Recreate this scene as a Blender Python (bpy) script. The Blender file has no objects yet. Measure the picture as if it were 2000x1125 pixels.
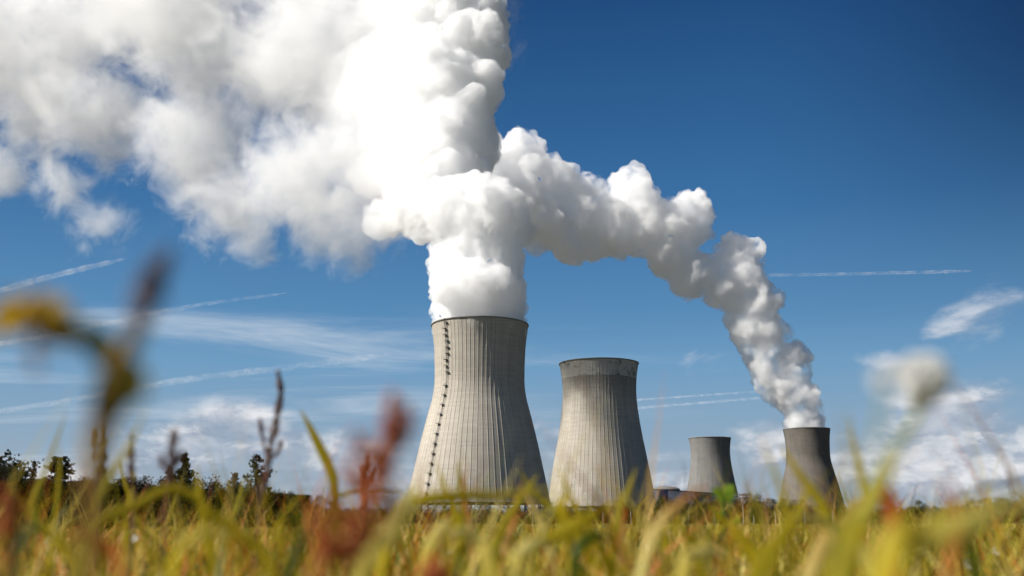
import bpy, bmesh, math, random
import numpy as np
from mathutils import Vector, Matrix, Euler

# ------------------------------------------------------------------ camera, world, sun
S = bpy.context.scene
COL = S.collection
PI = math.pi
F = 1944.0                       # focal length in pixels of the 2000 px wide photograph (35 mm lens)
HZ = 1019.0
PITCH = math.atan((HZ - 562.5) / F)
CAMH = 0.36
cd = bpy.data.cameras.new("camera")
cam = bpy.data.objects.new("camera", cd)
COL.objects.link(cam)
cam.location = (0, 0, CAMH)
cam.rotation_euler = (PI / 2 + PITCH, 0, 0)
cd.lens = 35.0
cd.sensor_width = 36.0
cd.clip_start = 0.02
cd.clip_end = 90000
cd.dof.use_dof = True
cd.dof.focus_distance = 30.0
cd.dof.aperture_fstop = 3.2
S.camera = cam

SUN_EL = math.radians(41)
SUN_AZ = math.radians(-104.5)      # measured from +Y (view direction) towards +X: the sun stands left, slightly behind the camera
sd = Vector((math.sin(SUN_AZ) * math.cos(SUN_EL), math.cos(SUN_AZ) * math.cos(SUN_EL), math.sin(SUN_EL)))
sl = bpy.data.lights.new("sun", 'SUN')
sl.energy = 4.9
sl.angle = math.radians(0.5)
sl.color = (1.0, 0.95, 0.87)
so = bpy.data.objects.new("sun", sl)
so.rotation_euler = sd.to_track_quat('Z', 'Y').to_euler()
so.location = (-50, -20, 60)
COL.objects.link(so)

S.view_settings.view_transform = 'Standard'
S.view_settings.look = 'None'
S.view_settings.exposure = 0.6
S.view_settings.gamma = 1.0
cy = S.cycles
cy.max_bounces = 44
cy.diffuse_bounces = 3
cy.glossy_bounces = 2
cy.transmission_bounces = 4
cy.transparent_max_bounces = 24
cy.volume_bounces = 28
cy.volume_step_rate = 1.0
cy.volume_max_steps = 128
cy.use_adaptive_sampling = True
cy.adaptive_threshold = 0.04
cy.adaptive_min_samples = 16
cy.use_denoising = True
cy.sample_clamp_indirect = 8.0
cy.caustics_reflective = False
cy.caustics_refractive = False


class NT:
    """small helper to wire nodes"""
    def __init__(s, tree):
        s.t = tree; s.n = tree.nodes; s.l = tree.links
    def new(s, typ, ins=None, **kw):
        n = s.n.new(typ)
        for k, v in kw.items():
            setattr(n, k, v)
        for k, v in (ins or {}).items():
            if hasattr(v, 'links') or isinstance(v, bpy.types.NodeSocket):
                s.l.new(v, n.inputs[k])
            else:
                n.inputs[k].default_value = v
        return n
    def math(s, op, a, b=0.0, c=None, clamp=False):
        n = s.n.new('ShaderNodeMath'); n.operation = op; n.use_clamp = clamp
        for i, v in enumerate((a, b) if c is None else (a, b, c)):
            if isinstance(v, bpy.types.NodeSocket): s.l.new(v, n.inputs[i])
            else: n.inputs[i].default_value = v
        return n.outputs[0]
    def vmath(s, op, a, b=(0, 0, 0)):
        n = s.n.new('ShaderNodeVectorMath'); n.operation = op
        for i, v in enumerate((a, b)):
            if isinstance(v, bpy.types.NodeSocket): s.l.new(v, n.inputs[i])
            else: n.inputs[i].default_value = v
        return n.outputs[0]
    def ramp(s, fac, stops, interp='LINEAR'):
        n = s.n.new('ShaderNodeValToRGB'); n.color_ramp.interpolation = interp
        e = n.color_ramp.elements
        while len(e) > 1: e.remove(e[-1])
        e[0].position = stops[0][0]; e[0].color = (*stops[0][1], 1) if len(stops[0][1]) == 3 else stops[0][1]
        for p, c in stops[1:]:
            q = e.new(p); q.color = (*c, 1) if len(c) == 3 else c
        s.l.new(fac, n.inputs[0])
        return n.outputs[0]
    def maprange(s, v, a, b, c=0.0, d=1.0, smooth=True):
        n = s.n.new('ShaderNodeMapRange')
        if smooth: n.interpolation_type = 'SMOOTHSTEP'
        s.l.new(v, n.inputs[0])
        for i, x in enumerate((a, b, c, d)): n.inputs[i + 1].default_value = x
        return n.outputs[0]
    def mix(s, fac, a, b, blend='MIX'):
        n = s.n.new('ShaderNodeMix'); n.data_type = 'RGBA'; n.blend_type = blend
        for i, v in ((0, fac), (6, a), (7, b)):
            if isinstance(v, bpy.types.NodeSocket): s.l.new(v, n.inputs[i])
            else: n.inputs[i].default_value = v if i == 0 else (*v, 1)
        return n.outputs[2]
    def noise(s, vec, scale, detail=4, rough=0.5, dist=0.0, out=0, lac=2.0):
        n = s.new('ShaderNodeTexNoise', {'Scale': scale, 'Detail': detail, 'Roughness': rough, 'Distortion': dist, 'Lacunarity': lac})
        if vec is not None: s.l.new(vec, n.inputs['Vector'])
        return n.outputs[out]


# ---- sky: physical sky, thin cirrus sheet and low fair-weather cloud on the horizon
w = bpy.data.worlds.new("World"); S.world = w; w.use_nodes = True
W = NT(w.node_tree); W.n.clear()
tc = W.new('ShaderNodeTexCoord').outputs['Generated']
sky = W.new('ShaderNodeTexSky', sky_type='NISHITA', sun_disc=False)
sky.sun_elevation = SUN_EL
sky.sun_rotation = SUN_AZ
sky.altitude = 300; sky.air_density = 1.0; sky.dust_density = 0.35; sky.ozone_density = 3.0
# clear autumn air: deepen the blue away from the horizon
sr = W.new('ShaderNodeSeparateColor', {0: sky.outputs[0]}).outputs
chan = []
for k_, (ref, tgt, ga) in enumerate(((1.80, .145, 2.7), (3.28, .312, 2.0), (5.24, .51, 1.85))):
    chan.append(W.math('MULTIPLY', W.math('POWER', W.math('DIVIDE', sr[k_], ref), ga), tgt))
skyc = W.new('ShaderNodeCombineColor', {0: chan[0], 1: chan[1], 2: chan[2]}).outputs[0]
sep = W.new('ShaderNodeSeparateXYZ', {0: tc})
X, Y, Z = sep.outputs
def lin(*c): return tuple(((v / 255 + .055) / 1.055) ** 2.4 for v in c)
clear = W.ramp(Z, [(0.0, lin(162, 176, 190)), (.05, lin(152, 172, 190)), (.10, lin(134, 166, 193)), (.15, lin(112, 157, 194)), (.20, lin(90, 140, 184)), (.30, lin(62, 114, 165)), (.375, lin(50, 99, 150)), (.50, lin(31, 73, 124)), (.70, lin(22, 54, 104))])
skyc = W.mix(W.maprange(Z, .55, .85), clear, W.new('ShaderNodeMix', {0: 1.0, 6: skyc, 7: (1, 1, 1, 1)}, data_type='RGBA', blend_type='MULTIPLY').outputs[2])
skyc = W.mix(W.math('MULTIPLY', W.maprange(X, .20, .62), W.maprange(Z, .10, .50)), skyc, lin(8, 26, 66))
skyc = W.new('ShaderNodeMix', {0: 1.0, 6: skyc, 7: (.66, .66, .66, 1)}, data_type='RGBA', blend_type='MULTIPLY').outputs[2]
zc = W.math('MAXIMUM', Z, 0.015)
# cirrus: planar layer seen in perspective
zz = W.math('ADD', zc, 0.06)
cu = W.math('DIVIDE', X, zz); cv = W.math('DIVIDE', Y, zz)
pl = W.new('ShaderNodeCombineXYZ', {0: W.math('MULTIPLY', cu, 0.45), 1: W.math('MULTIPLY', cv, 1.0), 2: 3.7}).outputs[0]
c1 = W.noise(pl, 1.1, 6, 0.62, 0.6)
c2 = W.noise(pl, 0.35, 2, 0.5)
cir = W.math('MULTIPLY', W.maprange(c1, 0.47, 0.85), W.maprange(c2, 0.40, 0.62))
left = W.maprange(X, 0.30, -0.15)
cir = W.math('MULTIPLY', cir, W.math('MULTIPLY_ADD', left, 0.75, 0.06))
cir = W.math('MULTIPLY', cir, W.maprange(Z, 0.34, 0.18))
# low cumulus: noise over azimuth and stretched elevation, with the denser banks where the weather has them
lowv = W.new('ShaderNodeCombineXYZ', {0: W.math('MULTIPLY', X, 1.0), 1: W.math('MULTIPLY', Z, 1.8), 2: 0.37}).outputs[0]
lown = W.noise(lowv, 9.0, 8, 0.55, 0.2)
lowu = W.noise(W.vmath('ADD', lowv, (-0.010, 0.014, 0.0)), 9.0, 8, 0.55, 0.2)
gu = W.math('DIVIDE', X, W.math('MAXIMUM', Y, .05)); gv = W.math('DIVIDE', Z, W.math('MAXIMUM', Y, .05))
bank = W.maprange(Z, 0.135, 0.02, 0.0, 0.20)
for (bx, by, bw, bh, ang, st_) in ((1965, 575, 150, 62, .50, .33), (1830, 630, 60, 26, .3, .16), (1700, 690, 70, 26, -.35, .20), (1930, 800, 170, 55, 0, .22), (1850, 900, 220, 60, 0, .18),
                                   (460, 850, 110, 60, .1, .22), (600, 900, 160, 50, 0, .16), (1490, 850, 80, 45, -.5, .20), (1310, 910, 80, 40, 0, .20), (110, 700, 90, 40, 0, .16), (1080, 850, 60, 40, 0, .12), (200, 900, 200, 60, 0, .10)):
    zz_ = -(by - 562.5) / 1944; bx, by = (bx - 1000) / 1944 / (math.cos(PITCH) - zz_ * math.sin(PITCH)), (math.sin(PITCH) + zz_ * math.cos(PITCH)) / (math.cos(PITCH) - zz_ * math.sin(PITCH))
    bw /= 1944.; bh /= 1944.
    du = W.math('SUBTRACT', gu, bx); dv = W.math('SUBTRACT', gv, by)
    ru = W.math('ADD', W.math('MULTIPLY', du, math.cos(ang)), W.math('MULTIPLY', dv, math.sin(ang)))
    rv = W.math('SUBTRACT', W.math('MULTIPLY', dv, math.cos(ang)), W.math('MULTIPLY', du, math.sin(ang)))
    q = W.math('ADD', W.math('POWER', W.math('ABSOLUTE', W.math('DIVIDE', ru, bw)), 2.0), W.math('POWER', W.math('ABSOLUTE', W.math('DIVIDE', rv, bh)), 2.0))
    bank = W.math('ADD', bank, W.maprange(q, 2.6, 0.0, 0.0, st_))
bank = W.math('MULTIPLY', W.math('MINIMUM', bank, 0.33), W.maprange(Y, -.1, .2, .6, 1.0))
lowm = W.math('SUBTRACT', lown, W.math('SUBTRACT', 0.675, bank))
lowa = W.math('MULTIPLY', W.maprange(lowm, -0.02, 0.26), W.maprange(Z, .31, .25))
lit = W.maprange(W.math('SUBTRACT', lown, lowu), -0.035, 0.05)
puff = W.maprange(W.noise(lowv, 19.0, 6, 0.62, 0.3), .38, .64)
lit = W.math('ADD', W.math('MULTIPLY', lit, .5), W.math('MULTIPLY', puff, .5))
cumc = W.mix(lit, (0.205, 0.245, 0.315), (0.56, 0.56, 0.575))
bg_sky = W.new('ShaderNodeBackground', {'Color': skyc, 'Strength': 1.0})
bg_cir = W.new('ShaderNodeBackground', {'Color': (0.40, 0.45, 0.51, 1), 'Strength': 1.0})
bg_cum = W.new('ShaderNodeBackground', {'Color': cumc, 'Strength': 1.0})
m1 = W.new('ShaderNodeMixShader', {0: cir, 1: bg_sky.outputs[0], 2: bg_cir.outputs[0]})
m2 = W.new('ShaderNodeMixShader', {0: W.math('MULTIPLY', lowa, 0.88), 1: m1.outputs[0], 2: bg_cum.outputs[0]})
W.new('ShaderNodeOutputWorld', {0: m2.outputs[0]})

# ------------------------------------------------------------------ helpers
rnd = random.Random(7)
rng = np.random.default_rng(11)
CP, SP = math.cos(PITCH), math.sin(PITCH)


def ray(px, py):
    a = (px - 1000.0) / F; b = -(py - 562.5) / F
    return Vector((a, CP - b * SP, SP + b * CP))


def at(px, py, depth):
    """point of the pixel's line of sight lying at ground distance `depth` ahead of the camera"""
    d = ray(px, py)
    return Vector((0, 0, CAMH)) + d * (depth / d.y)


def tag(o, label=None, cat=None, group=None, kind=None):
    if label: o['label'] = label
    if cat: o['category'] = cat
    if group: o['group'] = group
    if kind: o['kind'] = kind
    return o


def empty(name, loc=(0, 0, 0), rz=0.0):
    o = bpy.data.objects.new(name, None)
    o.location = loc; o.rotation_euler = (0, 0, rz); o.empty_display_size = 0.2
    COL.objects.link(o)
    return o


def mesh_np(name, verts, faces, mats, parent=None, smooth=False, mat_idx=None, attrs=None, loc=None):
    """faces: (n,k) int array, or list of such arrays"""
    verts = np.asarray(verts, dtype=np.float32).reshape(-1, 3)
    fl = faces if isinstance(faces, (list, tuple)) else [faces]
    fl = [np.asarray(f, dtype=np.int32) for f in fl if len(f)]
    me = bpy.data.meshes.new(name)
    me.vertices.add(len(verts)); me.vertices.foreach_set('co', verts.ravel())
    loops = np.concatenate([f.ravel() for f in fl])
    sizes = np.concatenate([np.full(len(f), f.shape[1], dtype=np.int32) for f in fl])
    starts = np.concatenate([[0], np.cumsum(sizes)[:-1]]).astype(np.int32)
    me.loops.add(len(loops)); me.loops.foreach_set('vertex_index', loops)
    me.polygons.add(len(sizes)); me.polygons.foreach_set('loop_start', starts)
    me.polygons.foreach_set('loop_total', sizes)
    if mat_idx is not None: me.polygons.foreach_set('material_index', np.asarray(mat_idx, dtype=np.int32))
    if smooth: me.polygons.foreach_set('use_smooth', np.ones(len(sizes), dtype=bool))
    for k, v in (attrs or {}).items():
        a = me.attributes.new(k, 'FLOAT', 'POINT'); a.data.foreach_set('value', np.asarray(v, dtype=np.float32))
    me.update(calc_edges=True)
    for m in (mats if isinstance(mats, (list, tuple)) else [mats]): me.materials.append(m)
    o = bpy.data.objects.new(name, me)
    if parent is not None: o.parent = parent
    if loc is not None: o.location = loc
    COL.objects.link(o)
    return o


def copy_tree(o, parent=None):
    c = o.copy(); COL.objects.link(c)
    if parent is not None: c.parent = parent
    for ch in list(o.children): copy_tree(ch, c)
    return c


def box_arrays(boxes):
    """boxes: (cx,cy,cz,sx,sy,sz[,rz]) -> verts, quads"""
    V = []; Q = []
    for b in boxes:
        cx, cy_, cz, sx, sy, sz = b[:6]; rz = b[6] if len(b) > 6 else 0
        k = len(V)
        for dz in (-.5, .5):
            for dx, dy in ((-.5, -.5), (.5, -.5), (.5, .5), (-.5, .5)):
                x, y = dx * sx, dy * sy
                V.append((cx + x * math.cos(rz) - y * math.sin(rz), cy_ + x * math.sin(rz) + y * math.cos(rz), cz + dz * sz))
        for q in ((3, 2, 1, 0), (4, 5, 6, 7), (0, 1, 5, 4), (1, 2, 6, 5), (2, 3, 7, 6), (3, 0, 4, 7)):
            Q.append([k + i for i in q])
    return np.array(V), np.array(Q)


def tube_arrays(pts, radii, n=8, close=True):
    """tapered tube along a polyline"""
    P = [Vector(p) for p in pts]; V = []; Q = []; T = []
    up = Vector((0.13, 0.21, 0.97)).normalized()
    for i, p in enumerate(P):
        d = (P[min(i + 1, len(P) - 1)] - P[max(i - 1, 0)]).normalized()
        u = d.cross(up)
        if u.length < 1e-3: u = d.cross(Vector((1, 0, 0)))
        u.normalize(); v = d.cross(u)
        for k in range(n):
            a = 2 * PI * k / n
            V.append(p + (u * math.cos(a) + v * math.sin(a)) * radii[i])
    for i in range(len(P) - 1):
        for k in range(n):
            Q.append((i * n + k, i * n + (k + 1) % n, (i + 1) * n + (k + 1) % n, (i + 1) * n + k))
    if close and n == 4:
        Q.append(tuple(range(n))[::-1]); Q.append(tuple((len(P) - 1) * n + k for k in range(n)))
    return np.array([tuple(v) for v in V]), np.array(Q)


def join_arrays(parts):
    V = []; Q = []; k = 0
    for v, q in parts:
        V.append(v); Q.append(q + k); k += len(v)
    return np.concatenate(V), np.concatenate(Q)


def mat(name, col=(.5, .5, .5), rough=.8, spec=0.3):
    m = bpy.data.materials.new(name); m.use_nodes = True
    b = m.node_tree.nodes['Principled BSDF']
    b.inputs['Base Color'].default_value = (*col, 1); b.inputs['Roughness'].default_value = rough
    b.inputs['Specular IOR Level'].default_value = spec
    return m, NT(m.node_tree), b


def noisy(name, c1, c2, scale=3.0, rough=.85, detail=5, bump=0.0, coords='Object', spec=0.3):
    m, N, b = mat(name, c1, rough, spec)
    t = N.new('ShaderNodeTexCoord').outputs[coords]
    f = N.maprange(N.noise(t, scale, detail, .6), .3, .7)
    N.l.new(N.mix(f, c1, c2), b.inputs['Base Color'])
    if bump:
        bp = N.new('ShaderNodeBump', {'Strength': bump, 'Distance': 0.1, 'Height': f})
        N.l.new(bp.outputs[0], b.inputs['Normal'])
    return m


# ------------------------------------------------------------------ cooling towers
H = 165.0
def hgt(py, D):                       # height of the point seen at photo row py at distance D (centre column)
    d = ray(1000, py); return CAMH + d.z * D / d.y
DT = [0, 0, 0, 0]
TOP_ROWS = [(937.5, 637.5), (1169.5, 712.0), (1386, 856.5), (1575, 839)]
for i, (x, y) in enumerate(TOP_ROWS):
    d = ray(x, y); DT[i] = (H - CAMH) * d.y / d.z
TPOS = [Vector((at(x, y, DT[i]).x, DT[i], 0)) for i, (x, y) in enumerate(TOP_ROWS)]
print('tower distances', [round(d) for d in DT], [round(p.x) for p in TPOS])


def profile(i, rows):
    D = DT[i]; out = []
    for py, wpx in rows:
        h = hgt(py, D); d = ray(1000, py)
        axial = D * CP + (h - CAMH) * SP                 # distance along the optical axis
        out.append((h, wpx / 2 / F * axial))
    return out


profA = profile(0, [(637.5, 187.3), (650, 184.2), (675, 178.6), (712, 175.2), (730, 174.6), (753, 175.6), (780, 184), (809, 199.5),
                    (850, 221), (898.6, 243.5), (940, 262), (984.5, 281)])
profB = profile(1, [(712, 153), (722, 149.5), (740, 145), (757, 142.8), (775, 143.2), (800, 147.5), (824, 154), (860, 166), (898.6, 181),
                    (945, 197.5), (990, 211.5)])
print('A', [(round(a), round(b, 1)) for a, b in profA]); print('B', [(round(a), round(b, 1)) for a, b in profB])


def concrete(name, seed, light=(0.50, 0.455, 0.385), dark=(0.37, 0.337, 0.287), band=None, top_dark=0.0, fleck=0.0):
    """board-marked weathered concrete with vertical run-off streaks; object space is metres, z up from the base"""
    m, N, b = mat(name, light, .92, .15)
    tco = N.new('ShaderNodeTexCoord').outputs['Object']
    s = N.new('ShaderNodeSeparateXYZ', {0: tco}); x, y, z = s.outputs
    ang = N.math('ARCTAN2', y, x)
    ca = N.math('MULTIPLY', N.math('COSINE', ang), 40); sa = N.math('MULTIPLY', N.math('SINE', ang), 40)
    st = N.new('ShaderNodeCombineXYZ', {0: ca, 1: sa, 2: N.math('MULTIPLY_ADD', z, 0.045, seed * 3.1)}).outputs[0]
    streak = N.noise(st, 0.55, 5, .65)
    st2 = N.new('ShaderNodeCombineXYZ', {0: ca, 1: sa, 2: N.math('MULTIPLY_ADD', z, 0.010, seed * 5.7)}).outputs[0]
    panel = N.noise(st2, 0.16, 3, .55)
    big = N.noise(N.vmath('ADD', tco, (seed * 31, seed * 17, 0)), 0.018, 5, .6)
    fine = N.noise(tco, 0.8, 4, .7)
    f = N.math('ADD', N.math('MULTIPLY', N.maprange(streak, .32, .66), .52), N.math('MULTIPLY', N.maprange(big, .35, .68), .38))
    f = N.math('ADD', f, N.math('MULTIPLY', N.maprange(panel, .35, .65), .22), clamp=True)
    c = N.mix(f, light, dark)
    # construction lifts: one ring of formwork every 1.5 m, each poured a little lighter or darker
    lift = N.math('FLOOR', N.math('DIVIDE', z, 1.5))
    wn = N.new('ShaderNodeTexWhiteNoise', {'Vector': N.new('ShaderNodeCombineXYZ', {0: lift, 1: seed * 1.0, 2: N.math('FLOOR', N.math('MULTIPLY', ang, 3.2))}).outputs[0]})
    wn.noise_dimensions = '3D'
    lv = N.math('MULTIPLY_ADD', wn.outputs[0], 0.13, 0.92)
    joint = N.maprange(N.math('ABSOLUTE', N.math('SUBTRACT', N.math('FRACT', N.math('DIVIDE', z, 1.5)), .5)), .40, .5, 1.0, .92)
    lv = N.math('MULTIPLY', lv, joint)
    lv = N.math('MULTIPLY', lv, N.math('MULTIPLY_ADD', fine, 0.26, 0.87))
    c = N.mix(1.0, c, N.new('ShaderNodeCombineColor', {0: lv, 1: lv, 2: lv}).outputs[0], 'MULTIPLY')
    # thin shadow lines along both edges of each rib, painted into the colour
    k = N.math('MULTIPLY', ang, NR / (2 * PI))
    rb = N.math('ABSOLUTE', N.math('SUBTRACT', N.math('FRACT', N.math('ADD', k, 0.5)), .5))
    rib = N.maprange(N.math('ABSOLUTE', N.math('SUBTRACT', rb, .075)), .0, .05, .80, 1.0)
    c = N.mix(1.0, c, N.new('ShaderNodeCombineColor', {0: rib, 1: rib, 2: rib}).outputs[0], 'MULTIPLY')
    if top_dark:      # streaky darkening of the upper shell, stronger on one side
        sn = N.noise(st, 0.30, 4, .62)
        lowedge = N.math('MULTIPLY_ADD', big, 46, 112)
        h = N.math('SUBTRACT', z, N.math('SUBTRACT', lowedge, N.math('MULTIPLY', sn, 26)))
        sf = N.math('MULTIPLY', N.maprange(h, -10, 30), N.maprange(sn, .25, .62, .45, 1.0))
        side = N.maprange(N.math('COSINE', N.math('ADD', ang, 1.15)), -.35, .75)
        c = N.mix(N.math('MULTIPLY', N.math('MULTIPLY', sf, side), top_dark), c, (0.075, 0.072, 0.07))
    if fleck:     # lime flecks near the foot
        fv = N.new('ShaderNodeCombineXYZ', {0: ca, 1: sa, 2: N.math('MULTIPLY', z, 0.30)}).outputs[0]
        fn = N.maprange(N.noise(fv, 1.1, 3, .6), .62, .72)
        ff = N.math('MULTIPLY', fn, N.maprange(z, 95, 20, .12, 1.0))
        c = N.mix(N.math('MULTIPLY', ff, fleck), c, (0.66, 0.65, 0.62))
    if band:
        bn = N.maprange(N.noise(tco, .12, 6, .72), .47, .68)
        bf = N.maprange(z, band - .25, band + .25)
        bc = N.mix(bn, (0.50, 0.475, 0.42), (0.17, 0.16, 0.145))
        c = N.mix(bf, c, bc)
    N.l.new(c, b.inputs['Base Color'])
    bp = N.new('ShaderNodeBump', {'Strength': .35, 'Distance': .25, 'Height': lv})
    N.l.new(bp.outputs[0], b.inputs['Normal'])
    return m


NR = 72                                # meridional ribs round the shell
steel = mat('galvanised_dark_steel', (.035, .035, .038), .5, .4)[0]
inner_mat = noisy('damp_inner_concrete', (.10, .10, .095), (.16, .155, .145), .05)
mat_rim = noisy('rim_concrete', (.30, .285, .26), (.17, .165, .155), .35)
mat_col = noisy('column_concrete', (.34, .325, .30), (.25, .24, .22), .25)


def smooth_interp(h, prof):
    hs = np.array([a for a, _ in prof][::-1]); rs = np.array([b for _, b in prof][::-1])
    h = np.asarray(h, float)
    k = np.clip(np.searchsorted(hs, h) - 1, 0, len(hs) - 2)
    m = np.gradient(rs, hs)
    t = (h - hs[k]) / (hs[k + 1] - hs[k]); dh = hs[k + 1] - hs[k]
    tt = np.clip(t, 0, 1)
    r = ((2 * tt**3 - 3 * tt**2 + 1) * rs[k] + (tt**3 - 2 * tt**2 + tt) * dh * m[k] + (-2 * tt**3 + 3 * tt**2) * rs[k + 1] + (tt**3 - tt**2) * dh * m[k + 1])
    return np.where(t < 0, rs[0] - m[0] * (hs[0] - h), r)


def tower(i, prof, shell_mat, label, band=None, ladder_az=None):
    root = empty('cooling_tower', TPOS[i])
    tag(root, label, 'cooling tower', 'concrete cooling towers')
    z0 = 16.0
    zs = np.concatenate([np.linspace(z0, 60, 30), np.linspace(61.5, H, 66)])
    rs = smooth_interp(zs, prof)
    # angular samples: each rib is a raised fin 0.45 m wide and 0.35 m proud
    A = []; B = []
    for k in range(NR):
        a0 = 2 * PI * k / NR
        for da, bump in ((-.16, 0), (-.085, 0), (-.06, 1), (.06, 1), (.085, 0), (.16, 0), (.33, 0), (.5, 0), (.67, 0)):
            A.append(a0 + da * 2 * PI / NR); B.append(bump)
    A = np.array(A); B = np.array(B); n = len(A)
    V = []
    for z, r in zip(zs, rs):
        rr = r + B * 0.16
        V.append(np.stack([rr * np.cos(A), rr * np.sin(A), np.full(n, z)], 1))
    V = np.concatenate(V); m = len(zs)
    ii, jj = np.meshgrid(np.arange(m - 1), np.arange(n), indexing='ij')
    a = (ii * n + jj).ravel(); b = (ii * n + (jj + 1) % n).ravel()
    Q = np.stack([a, b, b + n, a + n], 1)
    mesh_np('shell', V, Q, shell_mat, root)
    # inside lining
    n2 = 144; A2 = np.arange(n2) * 2 * PI / n2
    z2 = zs[::3]; r2 = smooth_interp(z2, prof) - 0.7
    V = np.concatenate([np.stack([r * np.cos(A2), r * np.sin(A2), np.full(n2, z)], 1) for z, r in zip(z2, r2)]); m = len(z2)
    ii, jj = np.meshgrid(np.arange(m - 1), np.arange(n2), indexing='ij')
    a = (ii * n2 + jj).ravel(); b = (ii * n2 + (jj + 1) % n2).ravel()
    mesh_np('inner_lining', V, np.stack([a + n2, b + n2, b, a], 1), inner_mat, root, True)
    # rim ring and bottom lintel: square section rings
    def ring(name, r_in, r_out, za, zb, mt):
        P = [(r_in, za), (r_out, za), (r_out, zb), (r_in, zb)]
        V = np.concatenate([np.stack([r * np.cos(A2), r * np.sin(A2), np.full(n2, z)], 1) for r, z in P])
        Q = []
        for k in range(4):
            for j in range(n2):
                Q.append((k * n2 + j, k * n2 + (j + 1) % n2, ((k + 1) % 4) * n2 + (j + 1) % n2, ((k + 1) % 4) * n2 + j))
        return mesh_np(name, V, np.array(Q), mt, root)
    ring('rim', rs[-1] - .9, rs[-1] + .75, H - .1, H + .9, mat_rim)
    ring('lintel', rs[0] - 1.0, rs[0] + .9, z0 - 1.3, z0 + .1, mat_rim)
    rb_ = float(smooth_interp([0.0], prof)[0]) + .5
    ring('basin', rb_ + 1.0, rb_ + 2.2, -.5, 1.6, mat_rim)
    # crossed columns under the lintel
    parts = []
    nc = 44
    for k in range(nc):
        for s in (-1, 1):
            a0 = 2 * PI * (k + .5) / nc; a1 = a0 + s * PI / nc
            p0 = (rb_ * math.cos(a0), rb_ * math.sin(a0), 0); p1 = (rs[0] * math.cos(a1), rs[0] * math.sin(a1), z0 - 1.3)
            parts.append(tube_arrays([p0, p1], [.55, .5], 6))
    v, q = join_arrays(parts)
    mesh_np('columns', v, q, mat_col, root)
    if ladder_az is not None:
        # cat ladder with caged rest platforms; closer platforms in the upper part
        ca, sa = math.cos(ladder_az), math.sin(ladder_az)
        t = np.array([-sa, ca, 0]); o_ = np.array([ca, sa, 0])
        zl = np.arange(14, H + 1.5, 1.0); rl = smooth_interp(np.minimum(zl, H), prof) + .9
        pts = [o_ * r + np.array([0, 0, z]) for r, z in zip(rl, zl)]
        parts = [tube_arrays([p + t * s for p in pts], [.13] * len(pts), 4) for s in (-.38, .38)]
        for p in pts[::1]:
            parts.append(tube_arrays([p - t * .38, p + t * .38], [.05, .05], 4))
        v, q = join_arrays(parts)
        lad = mesh_np('ladder', v, q, steel, root)
        hs = list(np.arange(22, 118, 8.0)) + list(np.arange(121, 166, 5.2))
        for z in hs:
            r = float(smooth_interp([min(z, H)], prof)[0])
            c = o_ * (r + 1.3) + np.array([0, 0, z])
            bx = []
            parts = []
            sd_ = 1 if int(z * 3) % 2 else -1
            c2 = c + t * .7 * sd_
            v, q = box_arrays([(c2[0], c2[1], c2[2], 1.9, 3.0, .22, ladder_az), (c2[0], c2[1], c2[2] + 1.15, .14, 3.0, .14, ladder_az)]); parts.append((v, q))
            for u in (-1.45, 0, 1.45):
                p = c2 + t * u + o_ * .85
                parts.append(tube_arrays([p, p + np.array([0, 0, 1.2])], [.09, .09], 4))
                parts.append(tube_arrays([p, c2 + t * u - o_ * 1.2 - np.array([0, 0, 1.3])], [.11, .11], 4))
            # hoops of the safety cage below the platform
            for dz in (-2.6, -1.8, -1.0):
                hp = [c - o_ * .3 + t * .6 * math.cos(a) + o_ * .9 * math.sin(a) + np.array([0, 0, dz]) for a in np.linspace(0, PI, 6)]
                parts.append(tube_arrays(hp, [.07] * 6, 4))
            parts.append(tube_arrays([c + o_ * .6 + np.array([0, 0, -2.65]), c + o_ * .6 + np.array([0, 0, .15])], [.09, .09], 4))
            v, q = join_arrays(parts)
            mesh_np('platform', v, q, steel, root)
    return root


cA = concrete('concrete_pale_ribbed', 1.0)
cB = concrete('concrete_dark_top_ribbed', 2.3, (0.49, 0.447, .38), (.355, .325, .278), band=148.5, top_dark=.48, fleck=.8)
cC = concrete('concrete_shade_grey_ribbed', 3.9, (.235, .23, .22), (.15, .147, .14), fleck=.25)  # grey concrete darkened in its colour in place of a steam shadow
cD = concrete('concrete_shade_brown_ribbed', 5.2, (.185, .165, .14), (.12, .11, .098), fleck=.15)  # brown concrete with the plume's shade worked into a darker colour
# the ladder: seen at photo column 872 on the near left side of the first tower
lad_az = -PI / 2 - math.asin((937 - 873) / 92.0) + math.atan2(TPOS[0].x, TPOS[0].y) * -1
tower(0, profA, cA, 'tallest pale cooling tower with a dark ladder of small platforms down its side', ladder_az=lad_az)
tower(1, profB, cB, 'steamless cooling tower with a pale rim band over black streaks', band=True)
tower(2, profB, cC, 'smallest looking grey cooling tower without steam, beside the low blue panelled hall')
tower(3, profA, cD, 'distant dull brown cooling tower blowing grey steam from its top')

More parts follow.
